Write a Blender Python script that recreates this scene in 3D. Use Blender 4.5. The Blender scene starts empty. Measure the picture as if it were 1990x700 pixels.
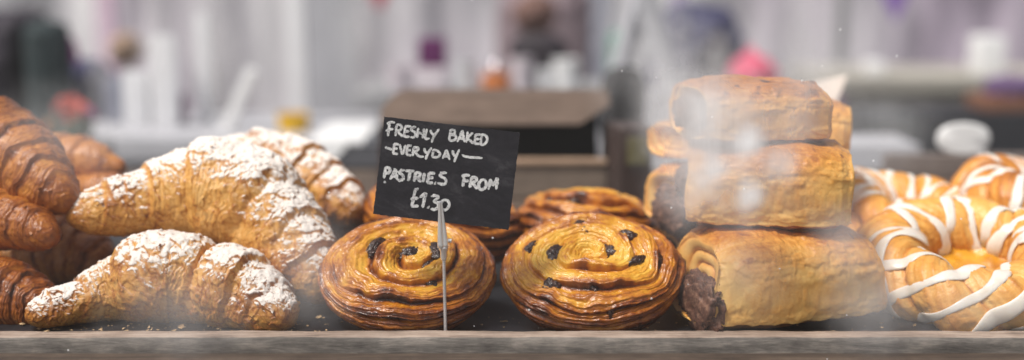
import bpy, math, random
import numpy as np
from mathutils import Vector, Matrix

scene = bpy.context.scene
col = scene.collection
PI = math.pi

# ------------------------------------------------------------------ camera
CAM_H, PITCH, FPX = 0.22, math.radians(9.0), 2490.0
_c, _s = math.cos(PITCH), math.sin(PITCH)
CAM = np.array([0.0, 0.0, CAM_H])


def at(u, v, D):
    """world point at horizontal distance D in front of the camera seen at photo pixel u,v"""
    x = (u - 995.0) / FPX
    y = -(v - 350.0) / FPX
    d = np.array([x, _c + y * _s, -_s + y * _c])
    return CAM + d * (D / d[1])


def depth_of(p):
    q = np.asarray(p, float) - CAM
    return q[1] * _c - q[2] * _s


cam_data = bpy.data.cameras.new('camera')
cam = bpy.data.objects.new('camera', cam_data)
col.objects.link(cam)
cam.location = CAM
cam.rotation_euler = (PI / 2 - PITCH, 0, 0)
cam_data.sensor_width = 36
cam_data.lens = 36 * FPX / 1990.0
cam_data.clip_start, cam_data.clip_end = 0.05, 200
cam_data.dof.use_dof = True
cam_data.dof.focus_distance = 0.785
cam_data.dof.aperture_fstop = 2.6
cam_data.dof.aperture_blades = 0
scene.camera = cam

# ------------------------------------------------------------------ noise
_rng = np.random.RandomState(7)
_perm = _rng.permutation(256)
_perm = np.concatenate([_perm, _perm, _perm])
_g = _rng.normal(size=(256, 3))
_g /= np.linalg.norm(_g, axis=1)[:, None]


def perlin(P, scale, seed=0):
    Q = np.asarray(P, float) * scale + np.array([seed * 17.31 + 100.3, seed * 7.77 + 50.7, seed * 3.19 + 75.1])
    I = np.floor(Q).astype(int)
    F = Q - I
    U = F * F * F * (F * (F * 6 - 15) + 10)
    out = 0
    for dx in (0, 1):
        wx = U[..., 0] if dx else 1 - U[..., 0]
        for dy in (0, 1):
            wy = U[..., 1] if dy else 1 - U[..., 1]
            for dz in (0, 1):
                wz = U[..., 2] if dz else 1 - U[..., 2]
                h = _perm[(_perm[(_perm[(I[..., 0] + dx) & 255] + I[..., 1] + dy) & 255] + I[..., 2] + dz) & 255]
                g = _g[h]
                dot = g[..., 0] * (F[..., 0] - dx) + g[..., 1] * (F[..., 1] - dy) + g[..., 2] * (F[..., 2] - dz)
                out = out + wx * wy * wz * dot
    return out * 1.5


def fbm(P, scale, octv=3, seed=0, gain=0.5):
    a, t, n = 1.0, 0, 0
    for k in range(octv):
        t = t + a * perlin(P, scale * 2 ** k, seed + k * 3)
        n += a
        a *= gain
    return t / n


def sstep(a, b, x):
    t = np.clip((x - a) / (b - a), 0, 1)
    return t * t * (3 - 2 * t)


# ------------------------------------------------------------------ mesh helpers
def link(name, me, parent=None, mat=None):
    o = bpy.data.objects.new(name, me)
    col.objects.link(o)
    if parent is not None:
        o.parent = parent
    if mat is not None and me is not None:
        me.materials.append(mat)
    return o


def tag(o, label, cat, group=None, kind=None):
    o['label'] = label
    o['category'] = cat
    if group:
        o['group'] = group
    if kind:
        o['kind'] = kind
    return o


def empty(name, loc, rot=(0, 0, 0)):
    o = bpy.data.objects.new(name, None)
    o.empty_display_size = 0.01
    col.objects.link(o)
    o.location = tuple(loc)
    o.rotation_euler = rot
    return o


def raw_mesh(name, V, faces, smooth=True, attrs=None):
    me = bpy.data.meshes.new(name)
    V = np.asarray(V, np.float32)
    me.vertices.add(len(V))
    me.vertices.foreach_set('co', V.ravel())
    if isinstance(faces, np.ndarray):
        nf, k = faces.shape
        me.loops.add(nf * k)
        me.loops.foreach_set('vertex_index', faces.ravel().astype(np.int32))
        me.polygons.add(nf)
        me.polygons.foreach_set('loop_start', np.arange(0, nf * k, k, dtype=np.int32))
        me.polygons.foreach_set('loop_total', np.full(nf, k, np.int32))
    else:
        me.vertices.foreach_set('co', V.ravel())
        flat = [i for f in faces for i in f]
        me.loops.add(len(flat))
        me.loops.foreach_set('vertex_index', flat)
        me.polygons.add(len(faces))
        st = np.cumsum([0] + [len(f) for f in faces[:-1]]).astype(np.int32)
        me.polygons.foreach_set('loop_start', st)
        me.polygons.foreach_set('loop_total', np.array([len(f) for f in faces], np.int32))
    me.polygons.foreach_set('use_smooth', np.full(len(me.polygons), smooth))
    if attrs:
        for k_, a in attrs.items():
            at_ = me.attributes.new(k_, 'FLOAT', 'POINT')
            at_.data.foreach_set('value', np.asarray(a, np.float32).ravel())
    me.update(calc_edges=True)
    me.validate()
    return me


def grid_faces(nu, nv, wrap_v=True, wrap_u=False, flip=False):
    iu = np.arange(nu if wrap_u else nu - 1)
    iv = np.arange(nv if wrap_v else nv - 1)
    A, B = np.meshgrid(iu, iv, indexing='ij')
    A2, B2 = (A + 1) % nu, (B + 1) % nv
    f = np.stack([A * nv + B, A * nv + B2, A2 * nv + B2, A2 * nv + B], -1).reshape(-1, 4)
    return f[:, ::-1] if flip else f


def grid_normals(P, wrap_v=True, wrap_u=False):
    if wrap_v:
        dv = np.roll(P, -1, 1) - np.roll(P, 1, 1)
    else:
        dv = np.gradient(P, axis=1)
    du = (np.roll(P, -1, 0) - np.roll(P, 1, 0)) if wrap_u else np.gradient(P, axis=0)
    n = np.cross(dv, du)
    n /= np.linalg.norm(n, axis=-1, keepdims=True) + 1e-12
    return n


def grid_mesh(name, P, wrap_v=True, wrap_u=False, attrs=None, flip=False):
    nu, nv = P.shape[:2]
    return raw_mesh(name, P.reshape(-1, 3), grid_faces(nu, nv, wrap_v, wrap_u, flip), True, attrs)


import bmesh


def bm_box(bm, c, size, rot=None, bevel=0.0, seg=2):
    r = bmesh.ops.create_cube(bm, size=1.0)
    vs = r['verts']
    M = Matrix.Translation(Vector(c)) @ (rot.to_4x4() if rot is not None else Matrix.Identity(4)) @ Matrix.Diagonal((*size, 1))
    if bevel:
        for v in vs:
            v.co = Vector((v.co.x * size[0], v.co.y * size[1], v.co.z * size[2]))
        es = list({e for v in vs for e in v.link_edges})
        rb = bmesh.ops.bevel(bm, geom=es, offset=bevel, segments=seg, profile=0.7, affect='EDGES')
        vs2 = list({v for f in rb['faces'] for v in f.verts} | {v for v in vs if v.is_valid})
        M2 = Matrix.Translation(Vector(c)) @ (rot.to_4x4() if rot is not None else Matrix.Identity(4))
        for v in vs2:
            v.co = M2 @ v.co
    else:
        for v in vs:
            v.co = M @ v.co


def bm_lathe(bm, prof, c=(0, 0, 0), n=40, rot=None):
    M = Matrix.Translation(Vector(c)) @ (rot.to_4x4() if rot is not None else Matrix.Identity(4))
    rings = []
    for r, z in prof:
        if r < 1e-6:
            rings.append([bm.verts.new(M @ Vector((0, 0, z)))])
        else:
            rings.append([bm.verts.new(M @ Vector((r * math.cos(2 * PI * k / n), r * math.sin(2 * PI * k / n), z))) for k in range(n)])
    for a, b in zip(rings[:-1], rings[1:]):
        for k in range(n):
            k2 = (k + 1) % n
            if len(a) == 1 and len(b) == 1:
                continue
            if len(a) == 1:
                bm.faces.new((a[0], b[k], b[k2]))
            elif len(b) == 1:
                bm.faces.new((a[k], b[0], a[k2]))
            else:
                bm.faces.new((a[k], b[k], b[k2], a[k2]))


def bm_bar(bm, a, b, w, d, bevel=0.0):
    a, b = Vector(a), Vector(b)
    q = (b - a).to_track_quat('Z', 'Y').to_matrix()
    bm_box(bm, (a + b) / 2, (w, d, (b - a).length), q, bevel)


def bm_obj(name, bm, mat, parent=None, smooth=False):
    bmesh.ops.recalc_face_normals(bm, faces=bm.faces)
    me = bpy.data.meshes.new(name)
    bm.to_mesh(me)
    bm.free()
    if smooth:
        me.polygons.foreach_set('use_smooth', np.full(len(me.polygons), True))
        me.set_sharp_from_angle(angle=math.radians(40))
    return link(name, me, parent, mat)


def tube_points(path, radii, n=10, flat=1.0, up=None):
    """grid of a tube along path"""
    path = np.asarray(path, float)
    m = len(path)
    T = np.gradient(path, axis=0)
    T /= np.linalg.norm(T, axis=1)[:, None] + 1e-12
    if up is None:
        up = np.tile([0, 0, 1.0], (m, 1))
    B = np.cross(T, up)
    B /= np.linalg.norm(B, axis=1)[:, None] + 1e-12
    N = np.cross(B, T)
    th = np.linspace(0, 2 * PI, n, endpoint=False)
    r = np.asarray(radii, float).reshape(-1, 1, 1)
    return path[:, None, :] + r * (np.cos(th)[None, :, None] * B[:, None, :] + flat * np.sin(th)[None, :, None] * N[:, None, :])


def spline(ctrl, n):
    """Catmull-Rom through rows of ctrl"""
    C = np.asarray(ctrl, float)
    C = np.vstack([2 * C[0] - C[1], C, 2 * C[-1] - C[-2]])
    m = len(C) - 3
    seg = np.linalg.norm(np.diff(C[1:-1, :3], axis=0), axis=1)
    cum = np.concatenate([[0], np.cumsum(seg)])
    t = np.interp(np.linspace(0, cum[-1], n), cum, np.arange(m + 1))
    i = np.clip(t.astype(int), 0, m - 1)
    f = (t - i)[:, None]
    p0, p1, p2, p3 = C[i], C[i + 1], C[i + 2], C[i + 3]
    return 0.5 * (2 * p1 + (p2 - p0) * f + (2 * p0 - 5 * p1 + 4 * p2 - p3) * f ** 2 + (3 * p1 - p0 - 3 * p2 + p3) * f ** 3)


# ------------------------------------------------------------------ materials
def new_mat(name):
    m = bpy.data.materials.new(name)
    m.use_nodes = True
    nt = m.node_tree
    b = nt.nodes['Principled BSDF']
    return m, nt, b


def N(nt, t, **kw):
    n = nt.nodes.new(t)
    for k, v in kw.items():
        setattr(n, k, v)
    return n


def ramp(nt, stops):
    r = N(nt, 'ShaderNodeValToRGB')
    e = r.color_ramp.elements
    e[0].position, e[0].color = stops[0][0], (*stops[0][1], 1)
    e[1].position, e[1].color = stops[-1][0], (*stops[-1][1], 1)
    for p, c in stops[1:-1]:
        k = e.new(p)
        k.color = (*c, 1)
    return r


def noise(nt, scale, detail=4, rough=0.55, vec=None, dist=0.0):
    n = N(nt, 'ShaderNodeTexNoise')
    n.inputs['Scale'].default_value = scale
    n.inputs['Detail'].default_value = detail
    n.inputs['Roughness'].default_value = rough
    n.inputs['Distortion'].default_value = dist
    if vec is not None:
        nt.links.new(vec, n.inputs['Vector'])
    return n


def math_n(nt, op, a, b=None, clamp=False):
    n = N(nt, 'ShaderNodeMath', operation=op, use_clamp=clamp)
    for k, x in enumerate((a, b)):
        if x is None:
            continue
        if isinstance(x, (int, float)):
            n.inputs[k].default_value = x
        else:
            nt.links.new(x, n.inputs[k])
    return n.outputs[0]


def objcoord(nt):
    return N(nt, 'ShaderNodeTexCoord').outputs['Object']


def pastry_mat(name, stops, rough=0.5, coat=0.0, sugar=False, vary=0.22, bump=0.35, fine=900, spec=0.4):
    m, nt, b = new_mat(name)
    oc = objcoord(nt)
    a = N(nt, 'ShaderNodeAttribute', attribute_name='brown').outputs['Fac']
    n1 = noise(nt, 170, 5, 0.6, oc)
    n2 = noise(nt, fine, 3, 0.6, oc)
    x = math_n(nt, 'MULTIPLY_ADD', n1.outputs['Fac'], vary)
    x.node.inputs[2].default_value = -vary / 2
    x = math_n(nt, 'ADD', a, x)
    y = math_n(nt, 'MULTIPLY_ADD', n2.outputs['Fac'], vary * 0.9)
    y.node.inputs[2].default_value = -vary * 0.45
    x = math_n(nt, 'ADD', x, y)
    cr = ramp(nt, stops)
    nt.links.new(x, cr.inputs[0])
    colr = cr.outputs[0]
    h = math_n(nt, 'ADD', n1.outputs['Fac'], math_n(nt, 'MULTIPLY', n2.outputs['Fac'], 0.5))
    b.inputs['Roughness'].default_value = rough
    b.inputs['Specular IOR Level'].default_value = spec
    if coat:
        b.inputs['Coat Weight'].default_value = coat
        b.inputs['Coat Roughness'].default_value = 0.16
    if sugar:
        s = N(nt, 'ShaderNodeAttribute', attribute_name='sugar').outputs['Fac']
        n3 = noise(nt, 800, 6, 0.78, oc)
        n4 = noise(nt, 230, 4, 0.6, oc)
        k = math_n(nt, 'MULTIPLY_ADD', n3.outputs['Fac'], 1.5)
        k.node.inputs[2].default_value = -0.75
        k2 = math_n(nt, 'MULTIPLY_ADD', n4.outputs['Fac'], 0.9)
        k2.node.inputs[2].default_value = -0.45
        sm = math_n(nt, 'ADD', math_n(nt, 'ADD', s, k), k2)
        mr = N(nt, 'ShaderNodeMapRange', interpolation_type='SMOOTHSTEP')
        mr.inputs['From Min'].default_value = 0.28
        mr.inputs['From Max'].default_value = 0.74
        nt.links.new(sm, mr.inputs['Value'])
        # a veil of thin dusting lies under the thick crust
        veil = math_n(nt, 'MULTIPLY', s, 0.36, True)
        fac = math_n(nt, 'MAXIMUM', mr.outputs[0], veil)
        fac = math_n(nt, 'MULTIPLY', fac, 0.94)
        mx = N(nt, 'ShaderNodeMix', data_type='RGBA')
        nt.links.new(fac, mx.inputs['Factor'])
        nt.links.new(colr, mx.inputs['A'])
        mx.inputs['B'].default_value = (0.88, 0.82, 0.76, 1)
        colr = mx.outputs['Result']
        rr = N(nt, 'ShaderNodeMapRange')
        rr.inputs['To Min'].default_value = rough
        rr.inputs['To Max'].default_value = 0.9
        nt.links.new(fac, rr.inputs['Value'])
        nt.links.new(rr.outputs[0], b.inputs['Roughness'])
        h = math_n(nt, 'ADD', h, math_n(nt, 'MULTIPLY', mr.outputs[0], 0.7))
    nt.links.new(colr, b.inputs['Base Color'])
    bp = N(nt, 'ShaderNodeBump')
    bp.inputs['Strength'].default_value = bump
    bp.inputs['Distance'].default_value = 0.0012
    nt.links.new(h, bp.inputs['Height'])
    nt.links.new(bp.outputs[0], b.inputs['Normal'])
    if coat:
        nt.links.new(bp.outputs[0], b.inputs['Coat Normal'])
    b.inputs['Subsurface Weight'].default_value = 0.0
    return m


def plain_mat(name, c, rough=0.6, vary=0.15, scale=30, metallic=0.0, spec=0.4, emit=None):
    m, nt, b = new_mat(name)
    oc = objcoord(nt)
    n = noise(nt, scale, 4, 0.6, oc)
    lo = tuple(max(0, x * (1 - vary)) for x in c)
    hi = tuple(min(1, x * (1 + vary)) for x in c)
    r = ramp(nt, [(0.3, lo), (0.7, hi)])
    nt.links.new(n.outputs['Fac'], r.inputs[0])
    nt.links.new(r.outputs[0], b.inputs['Base Color'])
    b.inputs['Roughness'].default_value = rough
    b.inputs['Metallic'].default_value = metallic
    b.inputs['Specular IOR Level'].default_value = spec
    return m


def wood_mat(name, dark, mid, light, stretch=(4, 60, 60), sc=1.0, rough=0.75, bump=0.4):
    m, nt, b = new_mat(name)
    oc = objcoord(nt)
    mp = N(nt, 'ShaderNodeMapping')
    mp.inputs['Scale'].default_value = stretch
    nt.links.new(oc, mp.inputs['Vector'])
    n1 = noise(nt, 3 * sc, 8, 0.65, mp.outputs[0], 0.6)
    n2 = noise(nt, 14 * sc, 4, 0.6, mp.outputs[0])
    n3 = noise(nt, 45, 4, 0.6, oc)
    x = math_n(nt, 'ADD', math_n(nt, 'MULTIPLY', n1.outputs['Fac'], 0.5), math_n(nt, 'MULTIPLY', n2.outputs['Fac'], 0.2))
    x = math_n(nt, 'ADD', x, math_n(nt, 'MULTIPLY', n3.outputs['Fac'], 0.3))
    r = ramp(nt, [(0.32, dark), (0.5, mid), (0.68, light)])
    nt.links.new(x, r.inputs[0])
    nt.links.new(r.outputs[0], b.inputs['Base Color'])
    b.inputs['Roughness'].default_value = rough
    b.inputs['Specular IOR Level'].default_value = 0.3
    bp = N(nt, 'ShaderNodeBump')
    bp.inputs['Strength'].default_value = bump
    bp.inputs['Distance'].default_value = 0.001
    nt.links.new(x, bp.inputs['Height'])
    nt.links.new(bp.outputs[0], b.inputs['Normal'])
    return m


CROISSANT = [(0.0, (0.80, 0.50, 0.19)), (0.28, (0.66, 0.33, 0.075)), (0.5, (0.44, 0.165, 0.028)), (0.75, (0.19, 0.05, 0.010)), (1.0, (0.045, 0.012, 0.006))]
PLAIN = [(0.0, (0.68, 0.33, 0.07)), (0.3, (0.48, 0.175, 0.026)), (0.52, (0.28, 0.078, 0.013)), (0.76, (0.13, 0.034, 0.008)), (1.0, (0.032, 0.010, 0.005))]
BUN = [(0.0, (0.78, 0.47, 0.07)), (0.25, (0.70, 0.33, 0.025)), (0.48, (0.47, 0.155, 0.012)), (0.72, (0.20, 0.048, 0.007)), (1.0, (0.035, 0.010, 0.005))]
PALE = [(0.0, (0.85, 0.53, 0.17)), (0.3, (0.76, 0.36, 0.07)), (0.52, (0.52, 0.19, 0.03)), (0.76, (0.27, 0.085, 0.018)), (1.0, (0.06, 0.018, 0.008))]

M_sugar = pastry_mat('sugared_croissant_crust', CROISSANT, 0.42, 0.1, True, 0.22, 0.5)
M_plain = pastry_mat('plain_croissant_crust', PLAIN, 0.38, 0.15, False, 0.20, 0.35)
M_bun = pastry_mat('glazed_bun_crust', BUN, 0.34, 0.45, False, 0.26, 0.4, 800)
M_pain = pastry_mat('pale_pastry_crust', PALE, 0.45, 0.1, False, 0.26, 0.4, 700)
M_danish = pastry_mat('danish_crust', PALE, 0.4, 0.1, False, 0.22, 0.35)
M_raisin = pastry_mat('raisin_skin', [(0, (0.085, 0.026, 0.013)), (0.5, (0.032, 0.011, 0.007)), (1, (0.010, 0.005, 0.004))], 0.34, 0.5, False, 0.3, 0.6, 900)
M_choc = pastry_mat('chocolate', [(0, (0.34, 0.19, 0.12)), (0.45, (0.13, 0.055, 0.034)), (1, (0.03, 0.012, 0.009))], 0.5, 0.0, False, 0.7, 0.8, 700)
M_custard = pastry_mat('custard', [(0, (0.78, 0.40, 0.03)), (0.5, (0.60, 0.26, 0.012)), (1, (0.38, 0.12, 0.008))], 0.3, 0.4, False, 0.3, 0.3)


def icing_mat():
    m, nt, b = new_mat('icing')
    oc = objcoord(nt)
    n = noise(nt, 120, 3, 0.5, oc)
    r = ramp(nt, [(0.3, (0.80, 0.72, 0.62)), (0.7, (0.88, 0.83, 0.76))])
    nt.links.new(n.outputs['Fac'], r.inputs[0])
    nt.links.new(r.outputs[0], b.inputs['Base Color'])
    b.inputs['Roughness'].default_value = 0.28
    b.inputs['Subsurface Weight'].default_value = 0.25
    b.inputs['Subsurface Radius'].default_value = (0.004, 0.003, 0.002)
    b.inputs['Subsurface Scale'].default_value = 1.0
    return m


M_icing = icing_mat()


# ------------------------------------------------------------------ croissants
def croissant(ctrl, label, group, seed, mat, edges_l, edges_r, sugar=0.0, brown0=0.32, nu=380, nv=220,
              bulge=0.16, slant=0.06, stri=0.05, sq=0.92, dust=(0.2, 0.0, 1.0), blunt=(18, 18)):
    W = []
    for (u, v, D, r) in ctrl:
        p = at(u, v, D)
        W.append([*p, r * depth_of(p) / FPX])
    S = spline(W, nu)
    s = np.linspace(0, 1, nu)
    C, R0 = S[:, :3], np.maximum(S[:, 3], 0.002)
    x = 2 * s - 1
    e = np.where(x < 0, blunt[0], blunt[1])
    R0 = R0 * np.maximum(0, 1 - np.abs(x) ** e) ** 0.45
    T = np.gradient(C, axis=0)
    T /= np.linalg.norm(T, axis=1)[:, None]
    B = np.cross(T, [0, 0, 1.0])
    B /= np.linalg.norm(B, axis=1)[:, None]
    Nn = np.cross(B, T)
    th = np.linspace(0, 2 * PI, nv, endpoint=False)
    ct, st_ = np.cos(th)[None, :, None], np.sin(th)[None, :, None]
    Dir = ct * Nn[:, None, :] + st_ * B[:, None, :]
    base = C[:, None, :] + R0[:, None, None] * Dir
    loc0 = base.mean((0, 1))
    Q = base - loc0
    # wrapped layers
    nz1 = fbm(Q, 45, 3, seed)
    nz2 = fbm(Q, 120, 3, seed + 5)
    X = np.broadcast_to(x[:, None], (nu, nv))
    xa = np.abs(X + 0.05 * nz1) - slant * (1 - np.cos(th - 0.3))[None, :] * (0.4 + 0.6 * np.minimum(1, np.abs(X) * 2)) + 0.05 * nz1 + 0.018 * nz2
    step = np.zeros((nu, nv))
    edge = np.zeros((nu, nv))
    lam = np.zeros((nu, nv))
    for sgn, ed in ((-1, edges_l), (1, edges_r)):
        E = np.array([-0.667 * ed[0]] + list(ed) + [1.25])
        msk = (X < 0) if sgn < 0 else (X >= 0)
        k = np.clip(np.searchsorted(E, xa) - 1, 0, len(E) - 2)
        w = E[k + 1] - E[k]
        ph = np.clip((xa - E[k]) / w, 0, 1)
        rr = np.random.RandomState(seed * 5 + (sgn > 0))
        av = 0.7 + 0.6 * rr.rand(len(E))
        av[0] = 1.0
        amp = av[k]
        b = (ph ** 0.75) * (1 - sstep(0.84 + 0.1 * nz2, 1.0, ph))
        step = np.where(msk, b * amp, step)
        wabs = w / 0.18
        edge = np.where(msk, np.exp(-((1 - ph) * wabs / 0.10) ** 2) + 0.7 * np.exp(-(ph * wabs / 0.10) ** 2), edge)
        lam = np.where(msk, np.sin(2 * PI * (ph * 5.0 * np.minimum(wabs, 2) + 0.5 * nz1)) * (0.3 + 0.7 * ph), lam)
    rmean = R0.max()
    fine = fbm(Q, 260, 3, seed + 11)
    sk = np.stack([xa * 24.0, np.cos(th)[None, :] * 1.3 + 0 * xa, np.sin(th)[None, :] * 1.3 + 0 * xa], -1)
    skn = fbm(sk, 1.0, 3, seed + 51, 0.6)
    crack = np.exp(-(fbm(Q, 150, 2, seed + 21) / 0.055) ** 2)
    up_ = 0.62 + 0.38 * np.cos(th)[None, :]
    d = bulge * R0[:, None] * (step - 0.55) * up_ + 0.0014 * nz1 + 0.0008 * nz2 + 0.0006 * fine
    d = d + (0.00022 * lam + (0.0003 if sugar else 0.0005) * skn) * (stri / 0.05) ** 0.5
    sheet = fbm(Q, 95, 2, seed + 71)
    d = d + (0.00038 if sugar else 0.00012) * np.sign(sheet) * sstep(0.0, 0.06, np.abs(sheet))
    if sugar > 0:
        d = d - 0.0006 * crack * (0.5 + 0.5 * nz1)
    lump = fbm(Q, 22, 2, seed + 31)
    d = d + 0.06 * rmean * lump
    d *= np.minimum(1, R0[:, None] / (0.35 * rmean))
    P = C[:, None, :] + (R0[:, None] + d)[..., None] * Dir
    # settle: flatten the underside
    low = (P - C[:, None, :])[..., 2]
    P[..., 2] = np.where(low < 0, C[:, None, 2] + low * sq, P[..., 2])
    nrm = grid_normals(P)
    if (nrm * Dir).sum() < 0:
        nrm = -nrm
    patch = fbm(Q, 38, 2, seed + 41)
    brown = brown0 + 0.16 * (step - 0.4) + (0.26 if sugar else 0.42) * edge * (0.6 + 0.8 * nz2) + stri * lam * 0.9 + (0.06 + 2.4 * stri) * skn * (0.6 if sugar else 1) + 0.22 * patch + 0.12 * fine + 0.10 * nz2
    brown = brown + (0.16 if sugar else 0.05) * np.exp(-(sheet / 0.05) ** 2) + 0.16 * np.abs(X) ** 3 - 0.06 * sstep(0.2, -0.7, nrm[..., 2])
    if sugar > 0:
        brown = brown + 0.18 * crack
        dv = np.array(dust) / np.linalg.norm(dust)
        f = nrm @ dv
        thick = f * 1.05 + 0.42 * patch + 0.20 * nz2 + 0.30 * fine - 0.30 * crack - 0.22 * np.exp(-(sheet / 0.05) ** 2) - 0.10 * edge * (0.5 + 2 * nz2) + 0.12 * skn
        su = sstep(0.0, 0.80, thick - 0.66 + sugar * 0.5)
        P = P + nrm * (0.0006 * su * (0.4 + fine))[..., None]
    else:
        su = np.zeros((nu, nv))
    flip = False
    origin = np.array([loc0[0], loc0[1], P[..., 2].min()])
    # thin flakes lifting off the crust
    rr = np.random.RandomState(seed + 200)
    nf = 170 if sugar else 70
    ii, jj = rr.randint(8, nu - 8, nf * 3), rr.randint(0, nv, nf * 3)
    ok = (nrm[ii, jj][:, 2] > -0.3)
    ii, jj = ii[ok][:nf], jj[ok][:nf]
    FV, FF, Fb, Fs, off = [], [], [], [], 0
    for a_, b_ in zip(ii, jj):
        nn_, p_ = nrm[a_, b_], P[a_, b_] - origin
        t1 = np.cross(nn_, rr.normal(size=3))
        t1 /= np.linalg.norm(t1)
        t2 = np.cross(nn_, t1)
        L_, w_ = 0.0009 + 0.0022 * rr.rand() ** 2, 0.0006 + 0.0012 * rr.rand()
        lift = nn_ * L_ * (0.15 + 0.5 * rr.rand())
        FV += [p_ - t2 * w_ + nn_ * 0.0001, p_ + t2 * w_ + nn_ * 0.0001, p_ + t1 * L_ + t2 * w_ * rr.uniform(0.2, 0.9) + lift, p_ + t1 * L_ * rr.uniform(0.6, 1) - t2 * w_ * rr.uniform(0.2, 0.9) + lift]
        FF.append((off, off + 1, off + 2, off + 3))
        off += 4
        Fb += [brown[a_, b_] - 0.05] * 4
        Fs += [su[a_, b_]] * 4
    base_f = grid_faces(nu, nv, True, False, flip)
    allV = np.vstack([(P - origin).reshape(-1, 3), np.array(FV)])
    allF = np.vstack([base_f, np.array(FF) + nu * nv])
    me = raw_mesh('croissant', allV, allF, True, {'brown': np.concatenate([brown.ravel(), Fb]), 'sugar': np.concatenate([su.ravel(), Fs])})
    o = link('croissant', me, None, mat)
    o.location = origin
    tag(o, label, 'croissant', group)
    # make sure faces look outward
    return o


G_SUG, G_PLA = 'sugar dusted croissants', 'plain brown croissants'
EL = [0.18, 0.46, 0.72]
croissant([(50, 622, 0.785, 26), (90, 604, 0.79, 36), (150, 588, 0.80, 44), (215, 568, 0.812, 66), (285, 548, 0.815, 90), (345, 543, 0.819, 94), (398, 558, 0.816, 78),
           (440, 562, 0.812, 88), (490, 584, 0.805, 76), (540, 612, 0.79, 52), (562, 628, 0.782, 34)],
          'small sugar dusted croissant lying at the front rail, nearest of the dusted ones', G_SUG, 3, M_sugar,
          [0.34, 0.62, 0.84], [0.26, 0.56, 0.80], 0.97, 0.28, 440, 260, 0.17, 0.05)
croissant([(126, 424, 0.845, 26), (165, 416, 0.85, 44), (235, 404, 0.86, 60), (320, 388, 0.872, 82), (405, 378, 0.878, 108),
           (485, 400, 0.872, 108), (550, 458, 0.855, 92), (605, 530, 0.835, 66), (632, 585, 0.822, 40)],
          'large sugar dusted croissant lying across the middle, behind the small dusted one', G_SUG, 8, M_sugar,
          [0.24, 0.50, 0.76], [0.30, 0.56, 0.78], 1.08, 0.25, 460, 280, 0.14, 0.06)
croissant([(400, 330, 0.985, 30), (445, 318, 0.98, 48), (510, 316, 0.972, 62), (575, 338, 0.962, 68), (630, 372, 0.95, 60), (675, 405, 0.935, 46), (706, 426, 0.928, 24)],
          'sugar dusted croissant furthest back, left of the black price card', G_SUG, 14, M_sugar,
          EL, EL, 1.06, 0.34, 300, 180, 0.17, 0.05)
croissant([(540, 480, 0.965, 20), (590, 465, 0.965, 34), (640, 455, 0.962, 34), (690, 450, 0.955, 30), (730, 452, 0.95, 18)],
          'plain croissant squeezed under the furthest dusted croissant beside the buns', G_PLA, 19, M_plain, EL, EL, 0, 0.30, 220, 130, 0.14, 0.05)
croissant([(-130, 210, 0.90, 40), (-70, 240, 0.895, 74), (-10, 285, 0.885, 92), (50, 325, 0.87, 80), (100, 368, 0.852, 54), (138, 402, 0.84, 28)],
          'plain croissant at the top left, sloping down to the right on the pile', G_PLA, 23, M_plain,
          [0.2, 0.45, 0.7], [0.14, 0.36, 0.58, 0.80], 0, 0.39, 380, 220, 0.12, 0.05, 0.09)
croissant([(-140, 400, 0.87, 40), (-80, 410, 0.865, 62), (-20, 420, 0.855, 66), (35, 434, 0.84, 56), (80, 452, 0.828, 40), (106, 464, 0.82, 22)],
          'plain croissant with a dark tip at the left edge, middle of the pile', G_PLA, 27, M_plain,
          [0.2, 0.45, 0.7], [0.2, 0.48, 0.74], 0, 0.43, 360, 220, 0.14, 0.06, 0.07)
croissant([(-30, 340, 1.02, 40), (40, 322, 1.015, 56), (110, 314, 1.01, 54), (175, 316, 1.0, 44), (222, 324, 0.995, 24), (240, 330, 0.99, 12)],
          'blurred golden croissant at the back left, lying highest behind the pile', G_PLA, 31, M_plain, EL, EL, 0, 0.24, 220, 130, 0.14, 0.05)
croissant([(0, 415, 0.985, 40), (70, 400, 0.98, 52), (140, 388, 0.975, 46), (200, 368, 0.97, 34), (240, 348, 0.965, 16)],
          'blurred croissant in the back left corner, under the highest golden one', G_PLA, 36, M_plain, EL, EL, 0, 0.26, 220, 130, 0.14, 0.05)
croissant([(-40, 520, 0.93, 44), (30, 505, 0.928, 66), (100, 490, 0.922, 72), (165, 500, 0.912, 60), (210, 520, 0.905, 34)],
          'orange brown croissant in shade behind the tip of the small dusted one', G_PLA, 40, M_plain,
          EL, [0.15, 0.38, 0.6, 0.8], 0, 0.30, 300, 180, 0.13, 0.06)
croissant([(-120, 590, 0.83, 50), (-60, 582, 0.828, 74), (0, 578, 0.822, 78), (55, 590, 0.815, 62), (105, 612, 0.808, 36), (128, 624, 0.80, 16)],
          'dark striped croissant in the bottom left corner at the rail', G_PLA, 44, M_plain,
          [0.2, 0.45, 0.7], [0.16, 0.32, 0.48, 0.66, 0.84], 0, 0.48, 380, 220, 0.13, 0.10, 0.12)


# ------------------------------------------------------------------ raisin buns
def raisin_mesh(seed, sx, sy, sz):
    nu, nv = 26, 36
    a = np.linspace(0, PI, nu)[:, None]
    t = np.linspace(0, 2 * PI, nv, endpoint=False)[None, :]
    D = np.stack([np.sin(a) * np.cos(t), np.sin(a) * np.sin(t), np.cos(a) * np.ones_like(t)], -1)
    r = 1 + 0.30 * fbm(D, 1.3, 2, seed) - 0.22 * np.exp(-(perlin(D, 2.2, seed + 3) / 0.12) ** 2) + 0.12 * fbm(D, 5, 2, seed + 5)
    P = D * r[..., None] * np.array([sx, sy, sz])
    br = 0.5 + 0.8 * fbm(D, 3, 2, seed + 8)
    return grid_mesh('raisin', P, True, False, {'brown': br}, True)


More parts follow.
